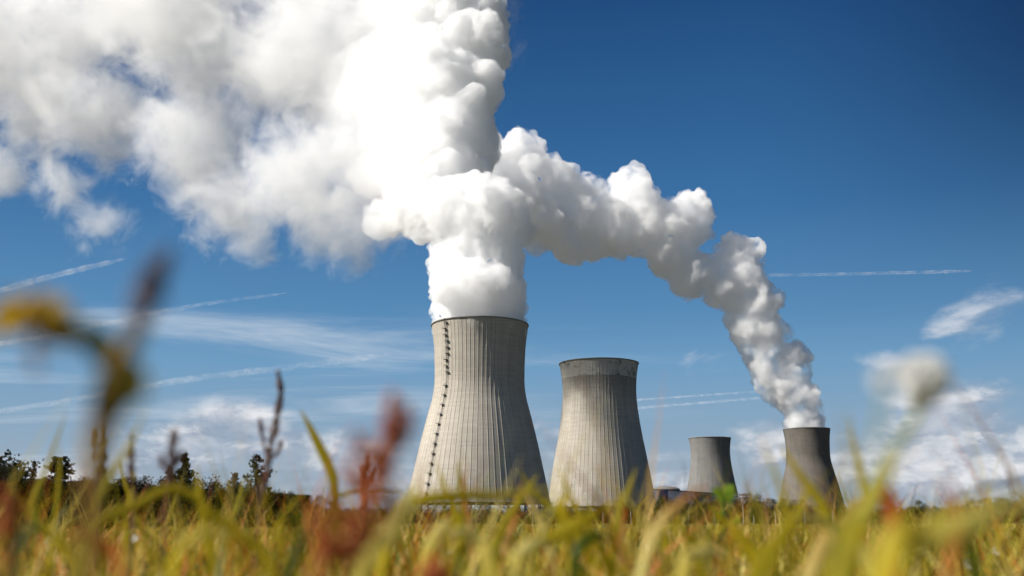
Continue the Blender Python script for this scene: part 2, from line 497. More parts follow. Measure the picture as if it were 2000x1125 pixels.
# ------------------------------------------------------------------ steam
def steam_mat(name, density, skin=0.3, col=(1, 1, 1), noise=None, thin=None):
    m = bpy.data.materials.new(name); m.use_nodes = True
    N = NT(m.node_tree); N.n.clear()
    out = N.new('ShaderNodeOutputMaterial')
    vs = N.new('ShaderNodeVolumeScatter', {'Color': (*col, 1), 'Density': density, 'Anisotropy': 0.0})
    if noise:
        t = N.new('ShaderNodeTexCoord').outputs['Object']
        sc, lo, hi = noise
        f = N.maprange(N.noise(t, sc, 4, .62, .4), lo, hi)
        if thin:      # thins out downwind, where it passes into the drifting bank
            sp_ = N.new('ShaderNodeSeparateXYZ', {0: t}).outputs
            g = N.maprange(sp_[0], thin[0], thin[1], .10, 1.0)
            f = N.math('MULTIPLY', f, N.math('MAXIMUM', g, N.maprange(sp_[2], 250, 215)))
        N.l.new(N.math('MULTIPLY', f, density), vs.inputs['Density'])
    N.l.new(vs.outputs[0], out.inputs['Volume'])
    if skin > 0:
        tr = N.new('ShaderNodeBsdfTransparent')
        df = N.new('ShaderNodeBsdfDiffuse', {'Color': (.95, .95, .95, 1)})
        tl = N.new('ShaderNodeBsdfTranslucent', {'Color': (.95, .95, .95, 1)})
        dm = N.new('ShaderNodeMixShader', {0: .45, 1: df.outputs[0], 2: tl.outputs[0]})
        mx = N.new('ShaderNodeMixShader', {0: skin, 1: tr.outputs[0], 2: dm.outputs[0]})
        N.l.new(mx.outputs[0], out.inputs['Surface'])
    return m


def ico(sub=2):
    bm = bmesh.new(); bmesh.ops.create_icosphere(bm, subdivisions=sub, radius=1.0)
    v = np.array([tuple(x.co) for x in bm.verts]); f = np.array([[a.index for a in p.verts] for p in bm.faces]); bm.free()
    return v, f
ICO = ico(2)


def puffs(spheres, kids=26, kr=(.26, .48), seed=1, outset=.82, low=-1.0):
    """every big billow carries smaller ones on its surface, and those smaller ones again"""
    r_ = random.Random(seed); out = list(spheres)
    for (x, y, z, r) in spheres:
        for k in range(kids):
            d = Vector((r_.gauss(0, 1), r_.gauss(0, 1), r_.gauss(0, 1))).normalized()
            if d.z < low: continue
            q = r * r_.uniform(*kr)
            out.append((x + d.x * r * outset, y + d.y * r * outset, z + d.z * r * outset, q))
            if q > r * .34:
                for j in range(4):
                    e = Vector((r_.gauss(0, 1), r_.gauss(0, 1), r_.gauss(0, 1))).normalized()
                    e = (e + d * 1.1).normalized()
                    out.append((x + d.x * r * outset + e.x * q * .8, y + d.y * r * outset + e.y * q * .8, z + d.z * r * outset + e.z * q * .8, q * r_.uniform(.3, .5)))
    return out


def billow(name, spheres, voxel, mt, disp, parent=None):
    V = []; Fc = []; k = 0
    v0, f0 = ICO
    for (x, y, z, r) in spheres:
        V.append(v0 * r + np.array([x, y, z])); Fc.append(f0 + k); k += len(v0)
    tmp = mesh_np('tmp', np.concatenate(V), np.concatenate(Fc), mt)
    md = tmp.modifiers.new('r', 'REMESH'); md.mode = 'VOXEL'; md.voxel_size = voxel; md.adaptivity = 0
    for kind, size, strength in disp:
        tx = bpy.data.textures.new('d', kind)
        tx.noise_scale = size
        if kind == 'VORONOI': tx.noise_intensity = 1.0
        else: tx.noise_depth = 4
        dm = tmp.modifiers.new('d', 'DISPLACE'); dm.texture = tx; dm.strength = strength
        dm.mid_level = .5; dm.texture_coords = 'GLOBAL'
    dg = bpy.context.evaluated_depsgraph_get()
    me = bpy.data.meshes.new_from_object(tmp.evaluated_get(dg))
    bpy.data.objects.remove(tmp)
    me.polygons.foreach_set('use_smooth', np.ones(len(me.polygons), dtype=bool))
    me.name = name
    me.materials.clear(); me.materials.append(mt)
    o = bpy.data.objects.new(name, me)
    if parent is not None: o.parent = parent
    COL.objects.link(o)
    print(name, len(me.vertices))
    return o


def pix(list_, D):
    """(px, py, rpx, distance factor) -> metre spheres"""
    out = []
    for (x, y, r, k) in list_:
        p = at(x, y, D * k); ax = (p - Vector((0, 0, CAMH))).dot(Vector((0, CP, SP)))
        out.append((p.x, p.y, p.z, r / F * ax))
    return out

# steam of the first tower: a straight column out of the mouth, an arm to the left, then up and out of the picture
R1 = float(smooth_interp([H], profA)[0])
c = TPOS[0]
col1 = []
for k in range(9):     # the mouth of the tower filled edge to edge
    z = H - 6 + k * 9.0
    col1.append((c.x - .6 * k, c.y + 1.0 * k, z, 0))
spA = []
for (x, y, z, _) in col1:
    for j in range(14):
        a = 2 * PI * j / 14 + z
        rr = R1 * .80
        spA.append((x + rr * math.cos(a), y + rr * math.sin(a), z, R1 * .19))
    spA.append((x, y, z, R1 * .80))
bigs = pix([(905, 560, 62, .97), (985, 570, 48, .99), (948, 555, 46, .955), (960, 500, 66, 1.0), (900, 500, 58, 1.0), (945, 440, 84, 1.0), (968, 420, 62, .99),
            (895, 410, 74, 1.0), (950, 380, 42, .97), (845, 410, 62, 1.02), (797, 408, 50, 1.02), (825, 445, 34, 1.0), (855, 340, 100, 1.06), (880, 270, 98, 1.08),
            (825, 300, 78, 1.10), (868, 190, 108, 1.10), (832, 205, 86, 1.12), (890, 110, 98, 1.12), (830, 95, 96, 1.14), (880, 20, 106, 1.14), (845, -40, 100, 1.16),
            (905, -90, 110, 1.16), (850, -160, 110, 1.18), (915, -210, 120, 1.2), (940, 170, 44, 1.08), (950, 60, 38, 1.08), (752, 262, 55, 1.12), (735, 130, 62, 1.16), (700, 190, 40, 1.17), (722, 345, 48, 1.10), (760, 20, 55, 1.17), (690, 60, 40, 1.19), (668, 300, 30, 1.15), (748, 430, 40, 1.06)], DT[0])
sp1 = spA + puffs(bigs, 44, (.14,.38), seed=3)
m_dense = steam_mat('dense_white_steam', 0.15, .008, noise=(.05, .34, .52), thin=(-165, -72))
m_dense.cycles.volume_step_rate = 0.16
st1 = billow('steam_plume', sp1, 1.4, m_dense, [('CLOUDS', 22.0, 12.0), ('CLOUDS', 7.0, 5.0), ('CLOUDS', 2.6, 2.0)])
tag(st1, 'thick white steam column rising from the tallest cooling tower', 'steam plume', 'steam plumes from the towers')

# steam of the far tower, blown left behind the first one
b4 = pix([(1573, 832, 36, 1.000), (1566, 806, 38, 1.000), (1556, 775, 42, 1.000), (1538, 745, 44, 1.000), (1545, 700, 34, 1.000), (1490, 690, 40, 1.000), (1500, 735, 34, 1.000),
          (1462, 640, 44, 1.000), (1500, 650, 42, 1.000), (1470, 590, 52, 1.000), (1440, 545, 56, 1.000), (1445, 500, 44, 1.000), (1400, 560, 44, 1.000), (1355, 545, 44, 0.997),
          (1310, 500, 50, 0.994), (1330, 440, 58, 0.995), (1350, 410, 38, 0.997), (1270, 440, 62, 0.991), (1235, 365, 44, 0.989), (1240, 400, 50, 0.989), (1190, 440, 62, 0.985), (1140, 400, 55, 0.981),
          (1120, 460, 55, 0.979), (1060, 430, 62, 0.975), (1080, 360, 52, 0.976), (1020, 300, 48, 0.973), (1035, 350, 60, 0.974), (1000, 400, 70, 0.972), (1012, 270, 24, 0.973), (960, 340, 70, 0.972), (930, 420, 70, 0.972)], DT[3])
sp4 = puffs(b4, 30, (.16, .44), seed=8)
m_trail = steam_mat('drifting_steam', 0.08, .02, noise=(.021, .36, .56))
m_trail.cycles.volume_step_rate = 0.10
st4 = billow('steam_plume', sp4, 2.6, m_trail, [('CLOUDS', 40.0, 20.0), ('CLOUDS', 12.0, 8.0), ('CLOUDS', 4.5, 1.8)])
tag(st4, 'long steam trail from the far brown tower bending leftwards across the sky', 'steam plume', 'steam plumes from the towers')

# the drift: what the wind carries off to the left, receding and thinning
bd = pix([(770, 300, 215, 1.2), (690, 425, 125, 1.22), (780, 60, 240, 1.25), (570, 350, 165, 1.27), (450, 400, 125, 1.32), (570, 90, 240, 1.3), (390, 270, 160, 1.38), (350, 60, 230, 1.4),
          (210, 215, 150, 1.45), (140, 50, 215, 1.5), (60, 210, 135, 1.52), (-70, 80, 210, 1.55), (200, 440, 100, 1.4), (600, -160, 260, 1.35), (300, -150, 240, 1.42), (0, 330, 70, 1.52), (760, 210, 170, 1.16), (770, 410, 90, 1.12), (700, 440, 90, 1.2), (500, 470, 85, 1.3), (610, 465, 80, 1.26), (120, 360, 90, 1.45)], DT[0])
def drift_mat(name, density, spheres):
    m = bpy.data.materials.new(name); m.use_nodes = True
    N = NT(m.node_tree); N.n.clear(); out = N.new('ShaderNodeOutputMaterial')
    t = N.new('ShaderNodeTexCoord').outputs['Object']; f = None
    for i_, (x, y, z, r) in enumerate(spheres):
        d = N.new('ShaderNodeVectorMath', {0: t, 1: (x, y, z)}, operation='DISTANCE').outputs['Value']
        g = N.math('MULTIPLY_ADD', d, -1 / r, .85 if i_ in (12, 21) else 1.0)
        f = g if f is None else N.math('MAXIMUM', f, g)
    n1 = N.noise(t, .0075, 2, .5, .2); n2 = N.noise(t, .024, 6, .72, .6)
    f = N.math('ADD', f, N.math('ADD', N.math('MULTIPLY_ADD', n1, 1.1, -.55), N.math('MULTIPLY_ADD', n2, 2.3, -1.15)))
    dens = N.maprange(f, .19, .72, 0, density)
    vs = N.new('ShaderNodeVolumeScatter', {'Color': (.970, .972, .977, 1), 'Density': dens, 'Anisotropy': 0.0})
    N.l.new(vs.outputs[0], out.inputs['Volume'])
    tr = N.new('ShaderNodeBsdfTransparent'); df = N.new('ShaderNodeBsdfDiffuse', {'Color': (.9, .9, .9, 1)})
    mx = N.new('ShaderNodeMixShader', {0: .002, 1: tr.outputs[0], 2: df.outputs[0]}); N.l.new(mx.outputs[0], out.inputs['Surface'])
    m.cycles.volume_step_rate = 0.13
    return m
m_drift = drift_mat('thinning_steam', .020, bd)
st5 = billow('steam_cloud', [(x, y, z, r * 1.12) for x, y, z, r in bd], 12.0, m_drift, [])
tag(st5, 'wide thinning bank of white steam spreading over the upper left sky', 'steam cloud')

# ------------------------------------------------------------------ ground
def fieldmat():
    m, N, b = mat('field_soil_and_stubble', (.2, .2, .05), .95, .1)
    t = N.new('ShaderNodeTexCoord').outputs['Object']
    a = N.maprange(N.noise(t, .05, 4, .6), .35, .65); f = N.maprange(N.noise(t, 1.3, 6, .7), .35, .65)
    c = N.mix(a, (.150, .140, .028), (.22, .185, .040))
    c = N.mix(N.math('MULTIPLY', f, .7), c, (.060, .065, .014))
    far = N.maprange(N.new('ShaderNodeSeparateXYZ', {0: t}).outputs[1], 170, 260)
    c = N.mix(far, c, (.085, .075, .045))
    N.l.new(c, b.inputs['Base Color'])
    N.l.new(N.new('ShaderNodeBump', {'Strength': .8, 'Distance': .1, 'Height': f}).outputs[0], b.inputs['Normal'])
    return m
R_ = [0, 2, 6, 15, 40, 120, 400, 1500, 6000, 30000]
gv_ = []; gf_ = []; ng = 96
for r in R_:
    for k in range(ng):
        a = 2 * PI * k / ng
        gv_.append((r * math.cos(a), r * math.sin(a), 0.0))
for i in range(len(R_) - 1):
    for k in range(ng):
        gf_.append((i * ng + k, (i + 1) * ng + k, (i + 1) * ng + (k + 1) % ng, i * ng + (k + 1) % ng))
tag(mesh_np('field_ground', gv_, np.array(gf_), fieldmat()), 'flat yellow green field running out to the hedge', kind='structure')


def leafmat(name, ramp_stops, trans=.45, rough=.5, attr='tone', spec=.3):
    """leaf: diffuse/gloss on the faces, light passing through; tone attribute picks the colour of each leaf"""
    m, N, b = mat(name, (.2, .2, .05), rough, spec)
    a = N.new('ShaderNodeAttribute', attribute_name=attr).outputs['Fac']
    c = N.ramp(a, ramp_stops)
    N.l.new(c, b.inputs['Base Color'])
    tl = N.new('ShaderNodeBsdfTranslucent', {'Color': N.mix(1.0, c, (1.0, .95, .55) if 'white' not in name else (1, 1, .97), 'MULTIPLY')})
    mx = N.new('ShaderNodeMixShader', {0: trans, 1: b.outputs[0], 2: tl.outputs[0]})
    out = [n for n in N.n if n.type == 'OUTPUT_MATERIAL'][0]
    N.l.new(mx.outputs[0], out.inputs[0])
    return m

grass_mat = leafmat('grass_leaf', [(0, (.015, .030, .003)), (.25, (.075, .105, .006)), (.5, (.27, .225, .008)), (.72, (.50, .385, .016)), (.88, (.74, .64, .22)), (1, (.48, .13, .02))], .40, .45, spec=.18)


def ribbons(base, az, length, lean, curl, width, tone, seg=5, twist=None):
    """many curved grass leaves at once; V-folded about the midrib. arrays of size n"""
    n = len(az); s_ = np.linspace(0, 1, seg + 1)
    hd = np.stack([np.sin(az), np.cos(az), np.zeros(n)], 1)
    sdv = np.stack([np.cos(az), -np.sin(az), np.zeros(n)], 1)
    if twist is not None:
        pass
    pos = base.copy(); V = np.zeros((n, seg + 1, 3, 3)); T = np.zeros((n, seg + 1, 3))
    step = length / seg
    for i in range(seg + 1):
        ang = lean + curl * s_[i] ** 1.3
        wv = width * np.clip(np.minimum(.55 + 1.6 * s_[i], 1.0) * (1 - s_[i] ** 2.2), .02, 1)
        nrm = np.stack([-np.cos(ang) * hd[:, 0], -np.cos(ang) * hd[:, 1], np.sin(ang)], 1)
        tw = (twist if twist is not None else 0) * s_[i]
        sv = sdv * np.cos(tw)[:, None] + nrm * np.sin(tw)[:, None] if twist is not None else sdv
        V[:, i, 0] = pos - sv * wv[:, None] * .5 + nrm * wv[:, None] * .12
        V[:, i, 1] = pos
        V[:, i, 2] = pos + sv * wv[:, None] * .5 + nrm * wv[:, None] * .12
        T[:, i, :] = np.clip(tone + (s_[i] - .4) * .22, 0, 1)[:, None]
        d = hd * np.sin(ang)[:, None] + np.array([0, 0, 1.0]) * np.cos(ang)[:, None]
        pos = pos + d * step[:, None]
    k = np.arange(n)[:, None, None] * (seg + 1) * 3 + np.arange(seg)[None, :, None] * 3 + np.arange(2)[None, None, :]
    k = k.reshape(-1)
    Q = np.stack([k, k + 1, k + 4, k + 3], 1)
    return V.reshape(-1, 3), Q, T.reshape(-1)


def field_grass():
    n = 150000
    u = rng.random(n)
    d = 1.6 * (150 / 1.6) ** u                         # even in log distance: detail where it is seen
    d = np.concatenate([d, 1.1 + rng.random(12000) * 5])
    n = len(d)
    th = (rng.random(n) - .5) * 1.30
    x = d * np.tan(th * .85); y = d
    keep = (np.arange(n) >= n - 10500) | (np.abs(x) < y * .75 + 1.0)
    # tufts: pull roots toward clump centres
    cell = .10 + .02 * d
    cx = (np.floor(x / cell) + .5 + .6 * np.sin(np.floor(y / cell) * 12.9)) * cell
    cy_ = (np.floor(y / cell) + .5 + .6 * np.sin(np.floor(x / cell) * 7.7)) * cell
    x = x + (cx - x) * .62; y = y + (cy_ - y) * .62
    y = np.maximum(y, .95)
    patch = np.sin(x * 1.3 + 2 * np.sin(y * .7)) * .5 + np.sin(y * 2.1 + x * .5) * .5
    near = np.clip((6 - y) / 5, 0, 1)
    L = (.13 + .10 * rng.random(n) + near * (.10 + .08 * rng.random(n))) * (1 + .18 * patch)
    W_ = (.0045 + .0045 * rng.random(n)) * (1 + np.clip(y - 8, 0, 150) * .035)
    lean = rng.random(n) * .55; curl = .3 + rng.random(n) * 1.7
    az = rng.random(n) * 2 * PI
    ex = np.arange(n) >= n - 10500                       # tall stalks right in front of the lens
    yy = .75 + 3.9 * rng.random(n) ** .8; xx = (rng.random(n) - .5) * 1.30 * yy
    y = np.where(ex, yy, y); x = np.where(ex, xx, x)
    L = np.where(ex, .28 + .25 * rng.random(n) ** 1.7, L); W_ = np.where(ex, .0032 + .0055 * rng.random(n), W_)
    lean = np.where(ex, rng.random(n) * .35, lean); curl = np.where(ex, .2 + 1.3 * rng.random(n), curl)
    tone = np.clip(.53 + .29 * rng.standard_normal(n) + .06 * patch, 0, .95)
    r = rng.random(n); tone = np.where(r > .985, 1.0, tone); tone = np.where((r > .88) & (r < .985), .86, tone)
    nr = np.arange(n) >= n - 1700                       # the nearest fringe, low in the frame
    y = np.where(nr, .50 + .9 * rng.random(n), y); x = np.where(nr, (rng.random(n) - .5) * 1.25 * y, x)
    L = np.where(nr, .24 + .10 * rng.random(n), L); lean = np.where(nr, rng.random(n) * .5, lean)
    brown = nr & (x < -.12 * y) & (rng.random(n) < .55)  # rust tone of these blades stands in for shade at lower left
    tone = np.where(nr, np.clip(.42 + .3 * rng.standard_normal(n), 0, .95), tone); tone = np.where(brown, 1.0, tone)
    m = keep
    base = np.stack([x, y, np.zeros(n)], 1)
    V, Q, T = ribbons(base[m], az[m], L[m], lean[m], curl[m], W_[m], tone[m], 5, (rng.random(m.sum()) - .5) * 3)
    return mesh_np('grass', V, Q, grass_mat, smooth=True, attrs={'tone': T})
tag(field_grass(), 'yellow green grass covering the whole field', 'grass', kind='stuff')

# ------------------------------------------------------------------ single blades standing up before the lens
def bez(P, n=14):
    """Catmull-Rom through the given points"""
    P = [Vector(p) for p in P]; P = [P[0] * 2 - P[1]] + P + [P[-1] * 2 - P[-2]]; out = []
    m = len(P) - 3
    for k in range(n + 1):
        t = k / n * m; i = min(int(t), m - 1); t -= i
        a, b, c, d = P[i:i + 4]
        out.append(.5 * ((2 * b) + (c - a) * t + (2 * a - 5 * b + 4 * c - d) * t * t + (3 * b - a - 3 * c + d) * t ** 3))
    return out


def leaf_arrays(pts, width, tone, face=0.3, taper=.5):
    """one long leaf along pts, folded at the midrib, widest at `taper` of its length, turned `face` rad away from square-on"""
    V = []; T = []; n = len(pts) - 1
    for i, p in enumerate(pts):
        t = i / n
        d = (pts[min(i + 1, n)] - pts[max(i - 1, 0)]).normalized()
        s_ = d.cross(Vector((math.sin(face), math.cos(face), 0.15))).normalized(); nn = s_.cross(d)
        wv = width * (min(1, .45 + .55 * t / taper) if t < taper else max(.015, math.cos((t - taper) / (1 - taper) * PI / 2)) ** .8)
        V += [p - s_ * wv * .5 + nn * wv * .14, p, p + s_ * wv * .5 + nn * wv * .14]
        T += [min(1, max(0, tone + (t - .5) * .2))] * 3
    Q = []
    for i in range(n):
        k = i * 3; Q += [(k, k + 1, k + 4, k + 3), (k + 1, k + 2, k + 5, k + 4)]
    return np.array([tuple(v) for v in V]), np.array(Q), np.array(T)


def blade(pixpts, depth, wpx, tone, label, face=.3, taper=.5, group='tall grass blades in front', ddepth=0.0):
    """a grass blade through the given picture points at `depth` metres, rooted in the soil below the frame"""
    n = len(pixpts)
    P = [at(x, y, depth + ddepth * i / max(1, n - 1)) for i, (x, y) in enumerate(pixpts)]
    p0 = P[0]
    if p0.z > .02:
        d = (P[0] - P[1]); s_ = min(.35, max(-.35, d.x / max(.02, abs(d.z))))
        P = [Vector((p0.x + s_ * p0.z * .5, p0.y + .02, -.01)), Vector((p0.x + s_ * p0.z * .38, p0.y + .01, p0.z * .5))] + P
    origin = P[0].copy()
    pts = [p - origin for p in bez(P, 22)]
    V, Q, T = leaf_arrays(pts, wpx * .82 / F * depth, tone, face, taper)
    o = mesh_np('grass_blade', V, Q, grass_mat, smooth=True, attrs={'tone': T}, loc=origin)
    return tag(o, label, 'grass blade', group)

BL = [
 ([(665, 1120), (655, 1000), (648, 930), (618, 862), (586, 798)], 1.45, 26, .52, 'upright yellow blade bending left at its tip, just right of the thin dock stalk', .2, .72),
 ([(150, 1110), (62, 1010), (95, 900), (132, 800)], 1.15, 22, .45, 'long thin blade leaning right near the left picture edge', .4, .4),
 ([(95, 1120), (112, 960), (118, 860)], 1.3, 16, .50, 'short straight blade beside the long leaning one at far left', .4, .4),
 ([(150, 1100), (200, 960), (245, 880), (290, 795)], .8, 30, .44, 'blurred blade leaning right in front of the left tree line', .5, .4),
 ([(250, 1125), (245, 1010), (262, 940), (252, 880)], 1.4, 14, .62, 'thin straw coloured blade among the left weeds', .2, .5),
 ([(300, 1100), (262, 1000), (240, 930), (236, 885)], 1.9, 12, .55, 'slender bent blade over the dark clipped hedge', .1, .5),
 ([(420, 1125), (400, 1030), (388, 960), (384, 905)], 1.0, 26, .58, 'stout upright yellow blade over the dark clipped hedge', .3, .45),
 ([(170, 1060), (260, 990), (340, 955), (412, 1000), (440, 1080)], .9, 24, .60, 'arching orange tinged blade falling across the left weeds', .3, .5),
 ([(440, 1120), (452, 1020), (470, 960), (473, 930)], 1.8, 12, .52, 'thin blade standing under the bare pine', .3, .5),
 ([(560, 1120), (545, 1030), (570, 985), (610, 950)], 1.2, 14, .56, 'thin blade slanting right by the end of the clipped hedge', .3, .4),
 ([(720, 1120), (690, 1020), (645, 985), (610, 975)], 1.3, 16, .60, 'pale bent blade left of the red dock spike', .3, .4),
 ([(640, 1000), (690, 962), (760, 958), (800, 962)], 1.6, 10, .62, 'thin horizontal straw blade behind the red dock', .3, .4),
 ([(700, 1125), (760, 1040), (800, 975), (822, 930)], .75, 44, .80, 'broad pale blade leaning over the foot of the tallest tower', .4, .45),
 ([(740, 1125), (770, 1000), (880, 970), (985, 968), (1085, 950)], .85, 32, .66, 'pale blade lying almost level across the tallest tower foot', .9, .5),
 ([(905, 1110), (890, 1010), (868, 950), (850, 900)], 1.1, 20, .60, 'faint blade pointing up left before the tallest tower', .4, .4),
 ([(890, 1110), (905, 1000), (897, 930), (893, 895)], 1.3, 18, .40, 'short green upright blade before the tallest tower', .4, .5),
 ([(925, 1125), (915, 1020), (905, 960), (912, 905)], 1.2, 12, .95, 'thin rusty stalk like blade before the tallest tower', .2, .5),
 ([(960, 1125), (975, 1040), (1020, 970), (1052, 925)], 1.25, 26, .50, 'green yellow blade leaning right at the tallest tower corner', .4, .45),
 ([(1130, 1110), (1090, 1010), (1040, 960), (1012, 915)], 1.3, 20, .48, 'blade leaning left that crosses another at the tallest tower corner', .4, .45),
 ([(970, 1110), (1000, 1030), (1012, 970), (1040, 955)], 1.3, 18, .95, 'rust striped blade among the crossing blades', .3, .45),
 ([(1080, 1110), (1050, 1010), (1022, 960), (1008, 940)], 1.2, 14, .88, 'withered orange blade behind the crossing blades', .3, .45),
 ([(1160, 1110), (1110, 1020), (1095, 985), (1120, 950)], 1.2, 26, .62, 'pale blade standing in the gap between the two big towers', .4, .5),
 ([(1190, 1120), (1150, 1040), (1108, 960), (1090, 900)], 1.0, 22, .60, 'tall faint blade rising before the rim banded tower foot', .4, .4),
 ([(1000, 1110), (1080, 1050), (1150, 1010), (1215, 972)], 1.0, 34, .55, 'wide blade sloping up right across the hedge', .7, .5),
 ([(1195, 1110), (1205, 1010), (1225, 960), (1243, 912)], 1.2, 20, .50, 'upright blade at the shaded edge of the rim banded tower', .4, .45),
 ([(1210, 1120), (1212, 1040), (1222, 1000), (1215, 975)], 1.4, 12, .95, 'short rusty blade beside the shaded tower edge', .2, .45),
 ([(1250, 1120), (1290, 1020), (1330, 980), (1380, 945)], .8, 24, .90, 'blurred orange blade leaning right before the low hall', .5, .45),
 ([(1500, 1120), (1440, 1040), (1405, 1010), (1392, 985)], 1.5, 20, .64, 'pointed pale blade left of the green sprout stem', .4, .4),
 ([(1500, 1120), (1535, 1010), (1512, 920), (1480, 845)], .75, 20, .55, 'long faint blade leaning left between the two distant towers', .4, .4),
 ([(1620, 1120), (1610, 1000), (1560, 925), (1520, 862)], .95, 26, .62, 'curved yellow blade crossing the brown steaming tower', .3, .5),
 ([(1475, 1125), (1520, 1060), (1560, 1000), (1580, 940)], .85, 28, .60, 'straight blade rising before the foot of the brown steaming tower', .4, .5),
 ([(1700, 1125), (1640, 1040), (1580, 1012), (1540, 1008)], .7, 30, .82, 'whitish bent blade lying over its neighbours at lower right', .8, .5),
 ([(1660, 1120), (1690, 1010), (1680, 920), (1655, 808)], .8, 26, .58, 'tall straight blade just right of the brown steaming tower', .3, .4),
 ([(1612, 1125), (1652, 1000), (1656, 880), (1645, 790)], .42, 18, .50, 'very blurred tall blade just right of the brown tower', .3, .4),
 ([(1640, 1125), (1690, 1000), (1722, 935), (1760, 880)], .6, 46, .72, 'broad pale yellow blade under the white flower', .4, .5),
 ([(1580, 1125), (1660, 1010), (1700, 965), (1712, 930)], .8, 34, .93, 'rusty based blade under the white flower', .4, .5),
 ([(1720, 1125), (1800, 1060), (1900, 1010), (2030, 960)], .36, 70, .74, 'big blurred pale blade entering from the right edge', .8, .5),
 ([(1760, 1125), (1820, 1020), (1890, 965), (2030, 925)], .75, 16, .38, 'thin dark green blade arching to the right edge', .8, .4),
 ([(1850, 1125), (1880, 1060), (1860, 980), (1832, 935)], .5, 26, 1.0, 'blurred red brown leaf against the right tree line', .4, .5),
 ([(1750, 1125), (1740, 1040), (1745, 985), (1735, 950)], .6, 34, 1.0, 'dark red blurred leaf right of the brown tower foot', .4, .5),
 ([(1290, 1125), (1300, 1060), (1280, 1030), (1255, 1015)], 1.4, 16, .55, 'curling blade low before the hedge near the low hall', .4, .5),
 ([(1370, 1125), (1362, 1070), (1330, 1035), (1312, 1000)], 1.1, 18, .52, 'blade leaning left low before the fence posts', .4, .5),
 ([(820, 1125), (840, 1060), (862, 1030), (880, 1010)], 1.0, 26, .78, 'wide whitish blade low before the tallest tower', .4, .5),
 ([(955, 1125), (935, 1060), (900, 1040), (868, 1050)], .8, 36, .80, 'whitish drooping blade in the lower middle', .6, .5),
 ([(1480, 1125), (1455, 1070), (1432, 1035), (1425, 1010)], 1.2, 22, .66, 'straw blade under the green sprout', .4, .5),
 ([(530, 1125), (470, 1050), (420, 1010), (370, 1000)], .8, 30, .60, 'ochre blade drooping left over the clipped hedge foot', .5, .5),
 ([(20, 1125), (40, 1060), (70, 1020), (60, 985)], .6, 40, .12, 'broad dark green blurred leaf added for the shade low at the left edge', .5, .5),  # added leaf, its dark tone standing in for shade
 ([(230, 1125), (210, 1080), (170, 1050), (120, 1045)], .55, 44, 1.0, 'broad rust brown blurred leaf added for the shade, drooping left at the lower left', .6, .5),  # added as well, brown tone in place of the shaded corner
 ([(330, 1125), (350, 1070), (400, 1040), (455, 1045)], .6, 40, .70, 'broad ochre blurred leaf drooping right at the lower left', .6, .5),
 ([(560, 1125), (590, 1070), (570, 1020), (540, 1000)], .65, 34, .10, 'dark green blurred leaf added for the shade left of the rusty seed mass', .5, .5),  # added dark leaf, carries the shade in its colour
 ([(1000, 1125), (1010, 1085), (1045, 1060), (1085, 1068)], .8, 34, .82, 'pale straw leaf curling over in the lower middle', .5, .5),
 ([(1120, 1125), (1130, 1070), (1165, 1045), (1200, 1060)], .9, 28, .15, 'dark green leaf curling over in the lower middle', .5, .5),
 ([(1330, 1125), (1345, 1090), (1385, 1075), (1420, 1090)], .8, 34, .80, 'pale straw leaf curling over below the low hall', .5, .5),
 ([(1905, 1125), (1890, 1060), (1920, 1010), (1960, 1000)], .6, 34, .20, 'dark green blurred leaf at the lower right', .5, .5),
]
for (p, d, w_, t_, lab, fa, tp) in BL: blade(p, d, w_, t_, lab, fa, tp)

# ------------------------------------------------------------------ seed heads and flowers
red_mat = leafmat('dock_seed', [(0, (.30, .05, .015)), (.5, (.62, .15, .035)), (1, (.72, .32, .13))], .45, .7)
brown_mat = leafmat('brown_seed', [(0, (.08, .045, .035)), (.5, (.20, .10, .07)), (1, (.34, .20, .14))], .3, .7)
mauve_mat = leafmat('mauve_seed', [(0, (.12, .08, .09)), (.5, (.24, .17, .19)), (1, (.36, .27, .28))], .3, .7)
stem_mat = noisy('green_brown_stem', (.16, .13, .03), (.22, .10, .04), 60)
ochre_stem = noisy('ochre_stem', (.36, .24, .03), (.22, .11, .03), 60)
ystem_mat = noisy('yellow_green_stem', (.36, .33, .06), (.24, .26, .04), 60)
brown_stem = noisy('dry_brown_stem', (.16, .08, .05), (.26, .15, .08), 60)
yellow_mat = leafmat('yellow_petal', [(0, (.34, .22, .03)), (1, (.52, .36, .05))], .5, .5)
white_mat = leafmat('white_petal', [(0, (.88, .88, .88)), (1, (.95, .95, .95))], .55, .6)
sprout_mat = leafmat('fresh_green_leaf', [(0, (.12, .26, .02)), (1, (.30, .44, .04))], .5, .4)


